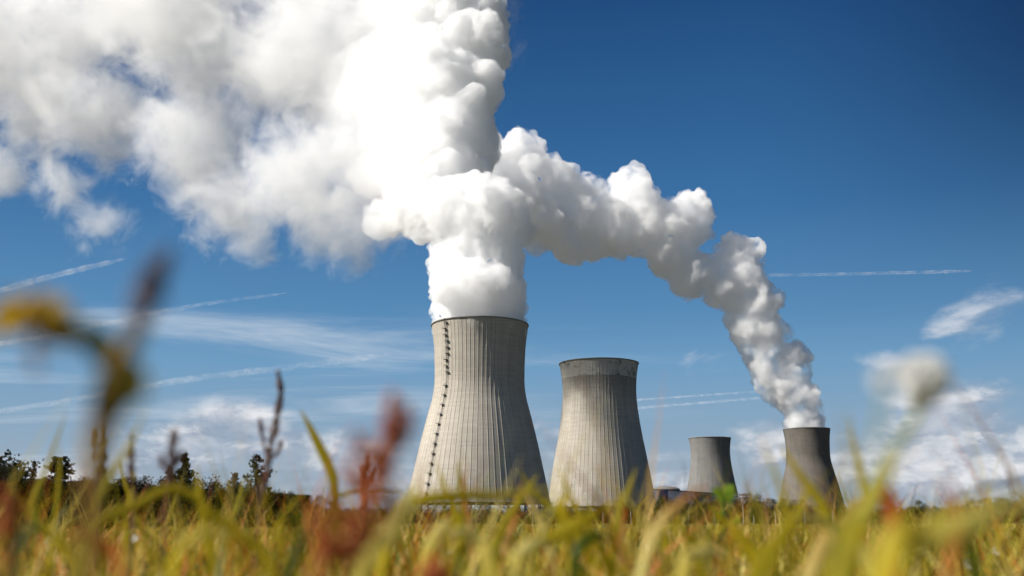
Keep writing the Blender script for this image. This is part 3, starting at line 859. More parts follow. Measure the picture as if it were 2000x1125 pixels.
def scales(path, rad, n, size, r_, flat=.45):
    """seed husks clustered in whorls round a stalk: small folded ovals"""
    V = []; Q = []; T = []; m = len(path) - 1
    for i in range(n):
        t = i / n; f = t * m; k = min(int(f), m - 1); p = path[k].lerp(path[k + 1], f - k)
        env = rad * (math.sin(PI * min(1, t * .92 + .08)) ** .6) * (.35 + .75 * abs(math.sin(t * 17 + rad * 900)))
        a = r_.uniform(0, 2 * PI); q = r_.uniform(.2, 1)
        c = p + Vector((math.cos(a), math.sin(a), r_.uniform(-.3, .3))) * env * q
        u = Vector((r_.gauss(0, 1), r_.gauss(0, 1), r_.gauss(0, 1))).normalized()
        v = u.cross(Vector((r_.gauss(0, 1), r_.gauss(0, 1), r_.gauss(0, 1)))).normalized(); w2 = u.cross(v)
        s_ = size * r_.uniform(.7, 1.3); b0 = len(V)
        V += [c - u * s_, c - v * s_ * .6 + w2 * s_ * flat * .5, c + u * s_, c + v * s_ * .6 + w2 * s_ * flat * .5, c + w2 * s_ * flat, c - w2 * s_ * .3]
        Q += [(b0, b0 + 1, b0 + 4), (b0 + 1, b0 + 2, b0 + 4), (b0 + 2, b0 + 3, b0 + 4), (b0 + 3, b0, b0 + 4), (b0 + 1, b0, b0 + 5), (b0 + 2, b0 + 1, b0 + 5), (b0 + 3, b0 + 2, b0 + 5), (b0, b0 + 3, b0 + 5)]
        T += [r_.random()] * 6
    return np.array([tuple(v) for v in V]), np.array(Q), np.array(T)


def dock(pixpts, depth, rad_px, label, mt, n=420, stem=None, side=(), size=None, group='dock seed spikes in front', frac=.45, seed=1):
    r_ = random.Random(seed)
    P = [at(x, y, depth) for x, y in pixpts]
    p0 = P[0]; P = [Vector((p0.x, p0.y, -.01))] + ([Vector((p0.x, p0.y, p0.z * .5))] if p0.z > .06 else []) + P
    org = P[0].copy(); P = [p - org for p in P]
    pts = bez(P, 30); root = empty('dock_plant', org); tag(root, label, 'dock plant', group)
    v, q = tube_arrays(pts, [max(.0006, .0022 * (1 - i / 34)) * max(.6, depth ** .5) for i in range(31)], 6)
    mesh_np('stem', v, q, stem or brown_stem, root, True)
    s_ = size or .0032
    start = int(30 * (1 - frac))
    V, T_, T = scales(pts[start:], rad_px / F * depth, n, s_, r_)
    mesh_np('seed_head', V, T_, mt, root, attrs={'tone': T})
    for (sp, rp, nn) in side:
        SPt = [at(x, y, depth) - org for x, y in sp]; bp = bez(SPt, 12)
        v, q = tube_arrays(bp, [.0009 * max(.7, depth ** .5)] * 13, 5); b_ = mesh_np('branch', v, q, stem or brown_stem, root, True)
        V, T_, T = scales(bp[2:], rp / F * depth, nn, s_, r_)
        mesh_np('seed_head', V, T_, mt, b_, attrs={'tone': T})
    return root

dock([(505, 1010), (520, 930), (535, 840), (548, 770), (543, 725)], 1.45, 9, 'thin brown dock spike with knotty side twigs standing over the bare pine', brown_mat, 520,
     side=[([(524, 905), (512, 850), (508, 818)], 5, 60), ([(527, 900), (545, 880), (550, 860)], 5, 60)], size=.0034, frac=.62, seed=2)
dock([(715, 1030), (708, 980), (712, 930), (717, 885)], 1.5, 10, 'small upright red dock spike beside the large blurred red one', red_mat, 360, size=.0032, frac=.6, seed=3,
     side=[([(710, 960), (722, 935), (728, 915)], 5, 60)])
dock([(700, 1100), (735, 980), (755, 880), (768, 770)], .42, 22, 'large blurred rust red dock spike left of the tallest tower', red_mat, 520, size=.0024, frac=.5, seed=4,
     side=[([(748, 930), (715, 880), (700, 850)], 12, 120), ([(756, 890), (790, 850), (792, 790)], 14, 160), ([(735, 985), (700, 950), (690, 900)], 12, 120), ([(720, 1040), (660, 1010), (640, 960)], 16, 160),
           ([(715, 1060), (760, 1010), (780, 960)], 12, 120)])
dock([(620, 1135), (680, 1090), (700, 1040), (690, 1000)], .42, 34, 'blurred rusty mass of dock seeds at the foot of the large red spike', red_mat, 520, size=.0024, frac=.7, seed=5,
     side=[([(680, 1100), (640, 1060), (620, 1010)], 22, 220)])
dock([(325, 1000), (332, 930), (338, 870), (342, 838)], 1.05, 11, 'brown dock spike rising in front of the middle left pine', brown_mat, 300, size=.0026, frac=.55, seed=6,
     side=[([(335, 920), (352, 895), (356, 880)], 6, 70), ([(334, 930), (318, 905), (314, 890)], 6, 60)])
dock([(190, 980), (188, 920), (182, 880), (180, 838)], 1.2, 8, 'thin dark seed spike, first of a pair under the yellow weed', brown_mat, 260, size=.003, frac=.6, seed=7)
dock([(200, 980), (202, 930), (205, 880), (208, 828)], 1.3, 8, 'thin dark seed spike, taller second of the pair under the yellow weed', brown_mat, 260, size=.003, frac=.55, seed=8)
dock([(262, 985), (256, 930), (258, 880), (257, 845)], 1.2, 7, 'slim olive seed spike right of the pair of dark spikes', brown_mat, 220, size=.003, frac=.6, seed=9)
dock([(850, 1180), (850, 1140), (848, 1115), (850, 1098)], .5, 34, 'blurred orange seed head poking in at the bottom of the field', red_mat, 260, size=.0025, frac=.6, seed=10)
dock([(20, 1100), (15, 1040), (22, 990), (10, 960)], .5, 22, 'dark red blurred seed head at the left edge', red_mat, 260, size=.0025, frac=.6, seed=12)
dock([(1745, 1060), (1738, 1010), (1732, 975), (1728, 955)], .8, 16, 'dark rusty blurred seed head right of the brown tower foot', red_mat, 260, size=.0026, frac=.6, seed=13)

# the big blurred weed at the left: stem, folded leaf, mauve spike, yellow flower
def left_weed():
    d = .30
    A = lambda x, y, k=0.0: at(x, y, d + k)
    base = at(170, 1125, d); org = Vector((base.x, base.y, -.005))
    root = empty('weed_plant', org)
    tag(root, 'large very blurred weed with a yellow flower and a mauve spike, left side', 'weed')
    pts = bez([p - org for p in (org, Vector((base.x, base.y, base.z * .5)), base, A(180, 960), A(195, 850), A(215, 760), A(240, 690), A(262, 650))], 30)
    v, q = tube_arrays(pts, [(.0030 + .0026 * math.exp(-((i - 21) / 5) ** 2)) - .00004 * i for i in range(31)], 7); mesh_np('stem', v, q, ochre_stem, root, True)
    for (pp, wd, tn) in (([(185, 860), (205, 780), (232, 730), (250, 690)], .015, .66), ([(225, 770), (215, 700), (170, 660), (130, 622)], .010, .30), ([(205, 830), (228, 770), (250, 740), (240, 690)], .014, .74),
                         ([(230, 700), (262, 668), (272, 640), (268, 610)], .006, .9)):
        bp = [p - org for p in bez([A(x, y) for x, y in pp], 14)]
        V, Q, T = leaf_arrays(bp, wd, tn, .3, .5); mesh_np('leaf', V, Q, grass_mat, root, True, attrs={'tone': T})
    bp = [p - org for p in bez([A(255, 665), A(275, 610), A(298, 550), A(325, 492)], 14)]
    v, q = tube_arrays(bp, [.0012] * 15, 6); b_ = mesh_np('branch', v, q, brown_stem, root, True)
    V, Q, T = scales(bp[3:], .0042, 420, .0022, random.Random(3)); mesh_np('seed_spike', V, Q, mauve_mat, b_, attrs={'tone': T})
    bp = [p - org for p in bez([A(225, 740), A(170, 680), A(120, 640), A(75, 632)], 12)]
    v, q = tube_arrays(bp, [.0012] * 13, 6); b2 = mesh_np('branch', v, q, stem_mat, root, True)
    c = A(62, 640) - org; V = []; Q = []; T = []; r_ = random.Random(5)
    for k in range(34):
        a = k * 2.4; e = -.4 + 1.3 * r_.random()
        o_ = Vector((math.cos(a) * math.cos(e), math.sin(a) * math.cos(e), math.sin(e)))
        vv, qq, tt = leaf_arrays([c + o_ * t * .0115 for t in np.linspace(.1, 1.25, 6)], .0050, .5, a, .6); qq = qq + sum(len(x) for x in V)
        V.append(vv); Q.append(qq); T.append(tt)
    mesh_np('flower', np.concatenate(V), np.concatenate(Q), yellow_mat, b2, True, attrs={'tone': np.concatenate(T)})
    bp = [p - org for p in bez([A(70, 648), A(62, 690), A(78, 735)], 8)]
    V, Q, T = leaf_arrays(bp, .005, 1.0, .3, .5); mesh_np('withered_petal', V, Q, mauve_mat, root, True, attrs={'tone': T})
left_weed()


def fluffy(px, py, d, rpx, stempts, label, group, cup=True, npet=420, stem_w=.0018):
    c = at(px, py, d); R = rpx / F * d
    P = [at(x, y, d) for x, y in stempts]
    org = Vector((P[0].x, P[0].y, -.005))
    root = empty('flower_plant', org); tag(root, label, 'flower', group)
    pts = bez([p - org for p in ([org, Vector((P[0].x, P[0].y, P[0].z * .5))] + P)], 24)
    v, q = tube_arrays(pts, [stem_w] * 25, 7); mesh_np('stem', v, q, ystem_mat, root, True)
    r_ = random.Random(9); V = []; Q = []; T = []; k0 = 0
    cc = c - org
    for k in range(npet):
        o_ = Vector((r_.gauss(0, 1), r_.gauss(0, 1), r_.gauss(.35, 1))).normalized()
        vv, qq, tt = leaf_arrays([cc + o_ * t * R for t in np.linspace(.2, r_.uniform(.8, 1.05), 5)], R * .30, r_.random(), r_.uniform(0, 3), .7)
        V.append(vv); Q.append(qq + k0); T.append(tt); k0 += len(vv)
    mesh_np('bloom', np.concatenate(V), np.concatenate(Q), white_mat, root, True, attrs={'tone': np.concatenate(T)})
    if cup:
        V = []; Q = []; T = []; k0 = 0; e0 = pts[-1]
        for k in range(14):
            a = 2 * PI * k / 14; o_ = Vector((math.cos(a), math.sin(a), .55)).normalized()
            vv, qq, tt = leaf_arrays([e0 + o_ * t * R * .55 - Vector((0, 0, R * .25)) for t in np.linspace(0, 1, 6)], R * .28, .42, a, .5)
            V.append(vv); Q.append(qq + k0); T.append(tt); k0 += len(vv)
        mesh_np('calyx', np.concatenate(V), np.concatenate(Q), grass_mat, root, True, attrs={'tone': np.concatenate(T)})
    return root

fluffy(1802, 738, .44, 54, [(1640, 1120), (1690, 985), (1745, 885), (1798, 800), (1801, 782)], 'blurred round white flower on a long yellow stem at right', 'white flowers in front', stem_w=.0015)
fluffy(1726, 742, .33, 28, [(1690, 1125), (1695, 1000), (1712, 860), (1726, 770)], 'fainter very blurred pale flower just left of the round white one', 'white flowers in front', cup=False, npet=110, stem_w=.0007)


def sprout():
    d = 1.6; P = [at(x, y, d) for x, y in ((1418, 1110), (1416, 1030), (1412, 1000), (1410, 975))]
    org = Vector((P[0].x, P[0].y, -.005)); root = empty('sprout', org); tag(root, 'bright green sprout with rounded leaves in front of the low hall', 'sprout')
    pts = bez([p - org for p in [org] + P], 16); v, q = tube_arrays(pts, [.0016] * 17, 6); mesh_np('stem', v, q, sprout_mat, root, True)
    for pp, wd in (([(1411, 978), (1402, 962), (1394, 952)], .016), ([(1411, 975), (1424, 958), (1432, 946)], .017), ([(1412, 985), (1424, 975), (1436, 962)], .012), ([(1414, 1008), (1398, 1000), (1384, 992)], .011),
                   ([(1414, 1025), (1436, 1020), (1446, 1008)], .012), ([(1410, 976), (1411, 965), (1410, 956)], .010)):
        bp = [p - org for p in bez([at(x, y, d) for x, y in pp], 8)]
        V, Q, T = leaf_arrays(bp, wd, .6, .3, .55); mesh_np('leaf', V, Q, sprout_mat, root, True, attrs={'tone': T})
sprout()

def daisy(px, py, d, label):
    c = at(px, py, d); root = empty('daisy', (c.x, c.y, 0)); tag(root, label, 'daisy', 'tiny white daisies in the grass')
    v, q = tube_arrays([(0, 0, 0), (.01, 0, c.z * .5), (0, 0, c.z)], [.0012] * 3, 5); mesh_np('stem', v, q, ystem_mat, root, True)
    V = []; Q = []; T = []; k0 = 0; R = .011
    n_ = Vector((-.3, -.75, .6)).normalized(); u = n_.cross(Vector((0, 0, 1))).normalized(); w_ = u.cross(n_)
    for k in range(16):
        a = 2 * PI * k / 16; o_ = (u * math.cos(a) + w_ * math.sin(a)); pp = [Vector((0, 0, c.z)) + o_ * t * R for t in (.2, .5, .8, 1)]
        s_ = o_.cross(n_) * R * .18
        b0 = len(V)
        for i, p in enumerate(pp):
            f = (.5, 1, 1, .5)[i]; V += [p - s_ * f, p + s_ * f]; T += [.8, .8]
        for i in range(3): Q.append((b0 + 2 * i, b0 + 2 * i + 1, b0 + 2 * i + 3, b0 + 2 * i + 2))
    mesh_np('petals', np.array([tuple(v) for v in V]), np.array(Q), white_mat, root, attrs={'tone': T})
    v0, f0 = ICO; mesh_np('centre', v0 * R * .3 + np.array([0, 0, c.z]), f0, yellow_mat, root, True, attrs={'tone': np.ones(len(v0))})
for a in ((1948, 1076, 2.4, 'tiny white daisy near the right edge'), (874, 1079, 2.6, 'tiny white daisy below the tallest tower'), (1262, 1071, 2.2, 'tiny white daisy below the rim banded tower'),
          (262, 1052, 2.3, 'tiny white daisy at the left weeds'), (1892, 1102, 2.0, 'tiny white daisy lowest at the right')): daisy(*a)

# ------------------------------------------------------------------ bushes, clipped hedge and trees
def foliage(name, stops, trans=.3): return leafmat(name, stops, trans, .6, spec=.15)
bush_mat = foliage('bush_leaf', [(0, (.006, .010, .003)), (.5, (.016, .022, .006)), (.85, (.045, .038, .010)), (1, (.08, .045, .012))])
rust_mat = foliage('rusty_bush_leaf', [(0, (.016, .012, .005)), (.5, (.045, .028, .009)), (1, (.11, .05, .014))])
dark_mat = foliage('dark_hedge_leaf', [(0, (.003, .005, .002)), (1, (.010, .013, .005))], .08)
pine_mat = foliage('pine_needle', [(0, (.008, .014, .006)), (.6, (.022, .030, .012)), (1, (.06, .045, .018))], .15)
far_mat = foliage('far_wood_leaf', [(0, (.022, .026, .016)), (.6, (.045, .045, .024)), (1, (.09, .055, .028))], .2)
bark = noisy('bark', (.05, .04, .03), (.09, .075, .06), 6)


def leaf_cloud(n, clumps, size, r_, seed_tone=0.0):
    """n leaf quads spread through clumps (x,y,z,r); lighter and darker clumps, ragged outline"""
    C = np.array(clumps); k = r_.integers(0, len(C), n)
    wts = C[:, 3] ** 2; k = r_.choice(len(C), n, p=wts / wts.sum())
    d = r_.standard_normal((n, 3)); d /= np.linalg.norm(d, axis=1)[:, None]
    rr = C[k, 3] * (r_.random(n) ** .38) * (1 + .18 * r_.standard_normal(n))
    c = C[k, :3] + d * rr[:, None]
    u = r_.standard_normal((n, 3)); u /= np.linalg.norm(u, axis=1)[:, None]
    v = np.cross(u, r_.standard_normal((n, 3))); v /= np.linalg.norm(v, axis=1)[:, None]
    s_ = (size * (.6 + .9 * r_.random(n)))[:, None]
    V = np.stack([c - u * s_, c - v * s_ * .45, c + u * s_, c + v * s_ * .45], 1).reshape(-1, 3)
    V[:, 2] = np.maximum(V[:, 2], .02)
    Q = np.arange(4 * n).reshape(-1, 4)
    ct = r_.random(len(C))
    T = np.repeat(np.clip(ct[k] * .6 + .4 * r_.random(n) + seed_tone, 0, 1), 4)
    return V, Q, T


def bush(w_, h_, mt, seed, n=2600, leaf=.11):
    r_ = np.random.default_rng(seed); root = empty('bush')
    cl = []
    for i in range(16):
        a = r_.random() * 2 * PI; q = r_.random() ** .5
        r0 = h_ * (.20 + .14 * r_.random())
        x = math.cos(a) * q * w_ * .45; top = h_ * (1 - .5 * (x / (w_ * .5)) ** 2) * (.7 + .3 * r_.random())
        cl.append((x, math.sin(a) * q * w_ * .35, max(r0 * .7, top - r0 * (1 + 1.6 * r_.random())), r0))
    for i in range(9): cl.append(((r_.random() - .5) * w_ * .62, (r_.random() - .5) * w_ * .4, h_ * (.35 + .2 * r_.random()), h_ * .27))
    for i in range(8): cl.append(((r_.random() - .5) * w_ * .9, (r_.random() - .5) * w_ * .5, h_ * .15, h_ * .2))
    for i in range(5): cl.append(((r_.random() - .5) * w_ * .6, 0, h_ * (.78 + .1 * r_.random()), h_ * .12))
    V, Q, T = leaf_cloud(n, cl, leaf, r_)
    mesh_np('foliage', V, Q, mt, root, attrs={'tone': T})
    parts = []
    for i in range(9):
        a = r_.random() * 2 * PI; c = cl[i]
        parts.append(tube_arrays([(math.cos(a) * .2, math.sin(a) * .2, 0), (c[0] * .5, c[1] * .5, c[2] * .6), (c[0], c[1], c[2] + c[3] * .8)], [.06, .04, .012], 5))
    v, q = join_arrays(parts); mesh_np('branches', v, q, bark, root)
    return root

protos = {}
def proto(kind, i):
    if (kind, i) not in protos:
        protos[kind, i] = [bush(4.6, 3.2, {'g': bush_mat, 'r': rust_mat}[kind], 40 + i + (9 if kind == 'r' else 0), 12000, .058), False]
    return protos[kind, i]
def place_bush(px, top, depth, kind, i, label, group, wide=1.0):
    pr = proto(kind, i); o = pr[0] if not pr[1] else copy_tree(pr[0]); pr[1] = True
    p = at(px, 1000, depth); h = at(px, top, depth).z / 3.2
    o.location = (p.x, depth, 0); o.scale = (h * wide, h, h); o.rotation_euler = (0, 0, 0 if kind == 'x' else (px * .37) % 6.28)
    tag(o, label, 'bush', group)
# the hedge bushes in front of the towers
HB = [(812, 984), (838, 987), (868, 982), (900, 985), (932, 983), (965, 986), (1000, 984), (1035, 983), (1066, 981), (1092, 987), (1120, 984), (1150, 981), (1178, 984), (1205, 974), (1232, 976), (1262, 972),
      (1288, 964), (1312, 967), (1340, 964), (1362, 966), (1388, 960), (1415, 972), (1440, 968), (1462, 972), (1500, 976), (1528, 968), (1555, 972), (1585, 978), (1612, 976), (1642, 988), (1675, 992), (1705, 993)]
for k, (px, top) in enumerate(HB):
    place_bush(px, top + (3 if k % 2 else -1), 152 + (k * 7 % 11), 'g', k % 5, 'dark green bush in the unclipped hedge behind the fence posts', 'bushes of the long hedge', 1.5)
for k in range(14):
    place_bush(1230 + k * 27, 990 + (k * 5 % 7), 141 + (k % 3), 'r' if k % 3 else 'g', k % 2, 'low rusty bush along the front of the hedge near the fence posts', 'low bushes before the hedge', 1.3)
place_bush(1474, 957, 149, 'r', 0, 'tall rusty brown bush topping the hedge between the two distant towers', None, .8)
place_bush(1748, 988, 150, 'r', 1, 'low red brown bush right of the brown tower foot', None, 1.5)
for k, px in enumerate((1655, 1690, 1722)):
    place_bush(px, 997, 158, 'g', k, 'small dark bush past the right end of the hedge', 'small bushes past the hedge end', 1.5)
place_bush(1793, 974, 230, 'g', 0, 'round dark lone bush on the right horizon', None, .95)
for k, (px, top) in enumerate(((1835, 988), (1870, 984), (1900, 972), (1925, 976), (1950, 970), (1975, 966), (2000, 970), (2030, 968), (1880, 980), (1760, 990))):
    place_bush(px, top, 240 + 9 * (k % 4), 'g', (k + 1) % 5, 'dark bush of the tree line at the right edge', 'bushes on the right horizon', 1.6)
for k in range(17):
    place_bush(1640 + k * 24, 986 + (k * 5 % 7), 195 + (k % 3) * 6, 'r' if k % 4 == 1 else 'g', k % 2, 'low dark bush in the distant row right of the brown tower', 'distant bushes right of the brown tower', 1.7)
for k in range(13):
    place_bush(596 + k * 18, 991 - (k * 3 % 4), 265 + 5 * (k % 3), 'r', k % 2, 'low reddish bush on the horizon between clipped hedge and tallest tower', 'reddish horizon bushes', 1.9)
for k in range(26):
    px = 128 + k * 19
    place_bush(px, 924 + (k * 7 % 9) + max(0, (px - 380)) * .16, 118 + 4 * (k % 4), 'r' if k % 3 == 0 else 'g', k % 2 if k % 3 == 0 else k % 5, 'rounded bushy tree top rising behind the clipped hedge', 'bushy trees behind the clipped hedge', 1.15)


# clipped hedge: long, flat topped, seen from its shaded side
def clipped():
    A_ = Vector((-14.6, 73.5, 0)); B_ = Vector((-24.5, 31.0, 0)); ax = (B_ - A_); L = ax.length; ax.normalize(); nx = Vector((ax.y, -ax.x, 0))
    if nx.x > 0: nx = -nx
    h = 2.2; th = 2.6; root = empty('clipped_hedge', A_); tag(root, 'long black looking clipped hedge with a flat top and a square end', 'hedge')
    r_ = np.random.default_rng(4)
    v = []
    P = lambda a, b, z: ax * a + nx * b + Vector((0, 0, z))
    q = [P(0.12, .12, 0), P(L, .12, 0), P(L, th, 0), P(0.12, th, 0), P(0.12, .12, h - .12), P(L, .12, h - .12), P(L, th, h - .12), P(0.12, th, h - .12)]
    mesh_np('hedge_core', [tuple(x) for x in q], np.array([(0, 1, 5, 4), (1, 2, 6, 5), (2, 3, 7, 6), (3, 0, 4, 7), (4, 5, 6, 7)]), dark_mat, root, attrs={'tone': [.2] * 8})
    n = 60000; V = np.zeros((n, 3)); f = r_.random(n)
    a = r_.random(n) * L; b = r_.random(n) * th; z = r_.random(n) * h
    side = f < .50; top = (f >= .50) & (f < .88); end = f >= .88
    jit = np.abs(r_.standard_normal(n)) * .05
    b = np.where(side, .02 - jit + .05, b); z = np.where(top, h - .03 + r_.standard_normal(n) * .035, z); a = np.where(end, .02 - jit + .05, a)
    c = a[:, None] * np.array(ax) + b[:, None] * np.array(nx) + z[:, None] * np.array([0, 0, 1.0])
    u = r_.standard_normal((n, 3)); u /= np.linalg.norm(u, axis=1)[:, None]
    w2 = np.cross(u, r_.standard_normal((n, 3))); w2 /= np.linalg.norm(w2, axis=1)[:, None]
    s_ = (.035 + .035 * r_.random(n))[:, None]
    VV = np.stack([c - u * s_, c - w2 * s_ * .5, c + u * s_, c + w2 * s_ * .5], 1).reshape(-1, 3)
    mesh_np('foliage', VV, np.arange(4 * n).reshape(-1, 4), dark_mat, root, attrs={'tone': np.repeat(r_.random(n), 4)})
clipped()


def conifer(px, top, depth, label, seed, spread=.26, dens=1.0, bare=0.0, wide_top=False, base=.12):
    r_ = random.Random(seed); g = np.random.default_rng(seed)
    p = at(px, 1000, depth); h = at(px, top, depth).z
    root = empty('conifer_tree', (p.x, depth, 0)); tag(root, label, 'tree', 'trees behind the clipped hedge')
    v, q = tube_arrays([(0, 0, 0), (.05 * h * .1, 0, h * .4), (-.01 * h, 0, h * .75), (0, 0, h)], [h * .016, h * .012, h * .007, h * .002], 7)
    mesh_np('trunk', v, q, bark, root, True)
    parts = []; C = []
    z = h * base
    while z < h * .97:
        t = (z / h - base) / (1 - base)
        rr = h * spread * ((1 - t) ** .75 if not wide_top else math.sin(PI * min(1, .25 + t * .72)) ** .6) * r_.uniform(.75, 1.15) + .1
        for k in range(r_.choice((3, 4, 5))):
            if r_.random() < bare * .35: continue
            a = r_.uniform(0, 2 * PI); up_ = r_.uniform(.05, .45) if not wide_top else r_.uniform(.2, .7)
            L = rr * r_.uniform(.55, 1.1)
            e = (math.cos(a) * L, math.sin(a) * L, z + L * up_)
            m_ = (e[0] * .5, e[1] * .5, z + L * up_ * .3)
            parts.append(tube_arrays([(0, 0, z), m_, e], [h * .0045, h * .003, h * .0012], 4))
            m = max(3, int(7 * L * dens))
            for j in range(m):
                f = r_.uniform(.25, 1.02); f2 = min(1, f)
                C.append((e[0] * f + r_.gauss(0, .10 * L), e[1] * f + r_.gauss(0, .10 * L), z + L * up_ * f2 ** 1.5 + r_.gauss(0, .08 * L), h * (.010 + .018 * r_.random())))
        z += h * r_.uniform(.028, .045)
    v, q = join_arrays(parts); mesh_np('branches', v, q, bark, root)
    V, Q, T = leaf_cloud(int(len(C) * 34 * (1 - .5 * bare)), C, h * .0085, g)
    mesh_np('needles', V, Q, pine_mat, root, attrs={'tone': T})
    return root

conifer(18, 905, 105, 'broad dark tree at the far left edge', 1, .55, 1.2, 0, True)
conifer(-30, 890, 110, 'tallest dark tree just beyond the left frame edge', 2, .45, 1.2, 0, True)
conifer(57, 897, 125, 'thin spiky half bare conifer near the left edge', 3, .17, .6, .8)
conifer(105, 892, 118, 'compact dark leafy tree with a pointed top near the left edge', 4, .24, 1.6, 0, True)
conifer(325, 905, 130, 'smaller brownish conifer left of the full middle pine', 5, .20, 1.2, .1)
conifer(354, 880, 128, 'full rounded pine rising behind the middle of the clipped hedge', 6, .26, 1.6, .0)
conifer(455, 922, 125, 'low wide dark pine left of the airy bare pine', 7, .34, 1.5, .1)
conifer(496, 888, 122, 'airy pine with see through branches above the clipped hedge', 8, .22, .8, .45, True, .10)
conifer(524, 950, 122, 'short sparse conifer right of the airy pine', 9, .28, .7, .4)
conifer(575, 966, 110, 'tiny twiggy tree top near the square end of the clipped hedge', 10, .2, .6, .6)

# ------------------------------------------------------------------ fence posts, poles, cables, hall, dome
post_mat = noisy('weathered_pale_wood', (.42, .41, .38), (.28, .27, .25), 8)
def fence_post():
    root = empty('fence_post'); tag(root, 'pale slim fence post standing in front of the dark hedge', 'fence post', 'fence posts along the hedge')
    v, q = tube_arrays([(0, 0, 0), (.02, 0, .8), (0, 0, 1.52)], [.055, .05, .045], 8); mesh_np('post', v, q, post_mat, root)
    v, q = tube_arrays([(0, 0, 1.50), (0, 0, 1.56)], [.062, .03], 8); mesh_np('cap', v, q, post_mat, root)
    return root
fp = fence_post(); first = True
for k, (px, h) in enumerate(((1178, 1.3), (1232, 1.3), (1288, 1.4), (1343, 1.35), (1395, 1.4), (1451, 2.0), (1471, .9), (1514, 1.3), (1571, 2.1), (1625, 1.4), (1680, 1.3), (1100, 1.2), (1040, 1.2))):
    o = fp if first else copy_tree(fp); first = False
    p = at(px, 1000, 128); o.location = (p.x, 128, 0); o.scale = (1.2, 1.2, h / 1.56 * 1.25); o.rotation_euler = (0, math.radians((k * 37 % 7) - 3), 0)

steelg = mat('dull_galvanised_steel', (.16, .165, .17), .5, .4)[0]
p = at(1918, 1000, 150); root = empty('pole', (p.x, 150, 0)); tag(root, 'slim pale pole before the right tree line', 'pole')
v, q = tube_arrays([(0, 0, 0), (0, 0, 2.9)], [.07, .05], 8); mesh_np('shaft', v, q, post_mat, root)
v, q = box_arrays([(0, 0, 2.75, .5, .06, .07)]); mesh_np('crossbar', v, q, post_mat, root)

def gantry(px, top, depth, label):
    p = at(px, 1000, depth); h = at(px, top, depth).z; root = empty('pylon', (p.x, depth, 0)); tag(root, label, 'pylon', 'small pylons behind the hedge')
    parts = []; w_ = h * .07
    for sx in (-1, 1):
        for sy in (-1, 1): parts.append(tube_arrays([(sx * w_, sy * w_, 0), (sx * w_ * .25, sy * w_ * .25, h)], [.22, .14], 4))
    nb = 9
    for k in range(nb):
        z0, z1 = h * k / nb, h * (k + 1) / nb; a0 = w_ * (1 - .75 * k / nb); a1 = w_ * (1 - .75 * (k + 1) / nb)
        for s_ in (-1, 1):
            parts.append(tube_arrays([(-s_ * a0, -a0, z0), (s_ * a1, -a1, z1)], [.1, .1], 4)); parts.append(tube_arrays([(-a0, -s_ * a0, z0), (-a1, s_ * a1, z1)], [.1, .1], 4))
    v, q = join_arrays(parts); mesh_np('mast', v, q, steelg, root)
    for f, wd in ((.80, .26), (.92, .18)):
        v, q = join_arrays([tube_arrays([(-h * wd, 0, h * f), (0, 0, h * (f + .05)), (h * wd, 0, h * f)], [.12, .2, .12], 4), tube_arrays([(-h * wd, 0, h * f), (h * wd, 0, h * f)], [.14, .14], 4)])
        mesh_np('crossarm', v, q, steelg, root)
for (px, t_, lab) in ((1445, 963, 'small lattice pylon between tower and rusty bush'), (1454, 963, 'second lattice pylon, nearest the rusty bush'), (1500, 972, 'low lattice pylon right of the rusty bush'), (1512, 974, 'low lattice pylon just left of the brown tower')):
    gantry(px, t_, 700 + (px % 7) * 9, lab)
gantry(2210, 930, 420, 'tall lattice pylon carrying the cables beyond the right edge')
for k, (y0, y1) in enumerate(((972, 964), (976, 969), (982, 976), (987, 982))):
    a = at(1560, y0, 600); b = at(2210, y1, 418); pts = []
    for i in range(25):
        t = i / 24; p = a.lerp(b, t); p.z -= 4 * t * (1 - t) * 3.0; pts.append(p)
    v, q = tube_arrays(pts, [.05] * 25, 5)
    tag(mesh_np('power_cable', v, q, steelg), 'thin power cable strung over the right horizon', 'cable', 'power cables on the right')

clad = noisy('pale_grey_blue_cladding', (.56, .63, .72), (.50, .57, .66), .08, .5)
blue = noisy('blue_cladding', (.035, .08, .26), (.03, .07, .22), .1, .5)
def hall():
    A_ = at(1258, 1000, 1190); A_.z = 0; B_ = at(1440, 1000, 1440); B_.z = 0
    ax = (B_ - A_); L = ax.length; ax.normalize(); ang = math.atan2(ax.y, ax.x); root = empty('machine_hall', A_, ang)
    tag(root, 'long low grey blue hall with dark blue panels between the middle towers', 'industrial hall')
    h = 37.5
    v, q = box_arrays([(L / 2, 25, h / 2, L, 50, h)]); mesh_np('wall', v, q, clad, root)
    v, q = box_arrays([(L / 2, 25, h + .6, L + 1.4, 51.4, 1.2)]); mesh_np('roof', v, q, steelg, root)
    for px0, px1 in ((1287, 1305), (1358, 1373)):
        def along(px):
            d = ray(px, 1000); # intersection of the sight line with the facade line
            M = Matrix(((d.x, -ax.x), (d.y, -ax.y))); t, u = M.inverted() @ Vector((A_.x, A_.y)); return u
        u0, u1 = along(px0), along(px1)
        v, q = box_arrays([((u0 + u1) / 2, -.3, h / 2 + .3, u1 - u0, .6, h + .6)]); mesh_np('panel', v, q, blue, root)
    for k in range(1, 24):
        v, q = box_arrays([(L * k / 24, -.12, h / 2, .35, .24, h - .5)]); mesh_np('mullion', v, q, clad, root)
hall()
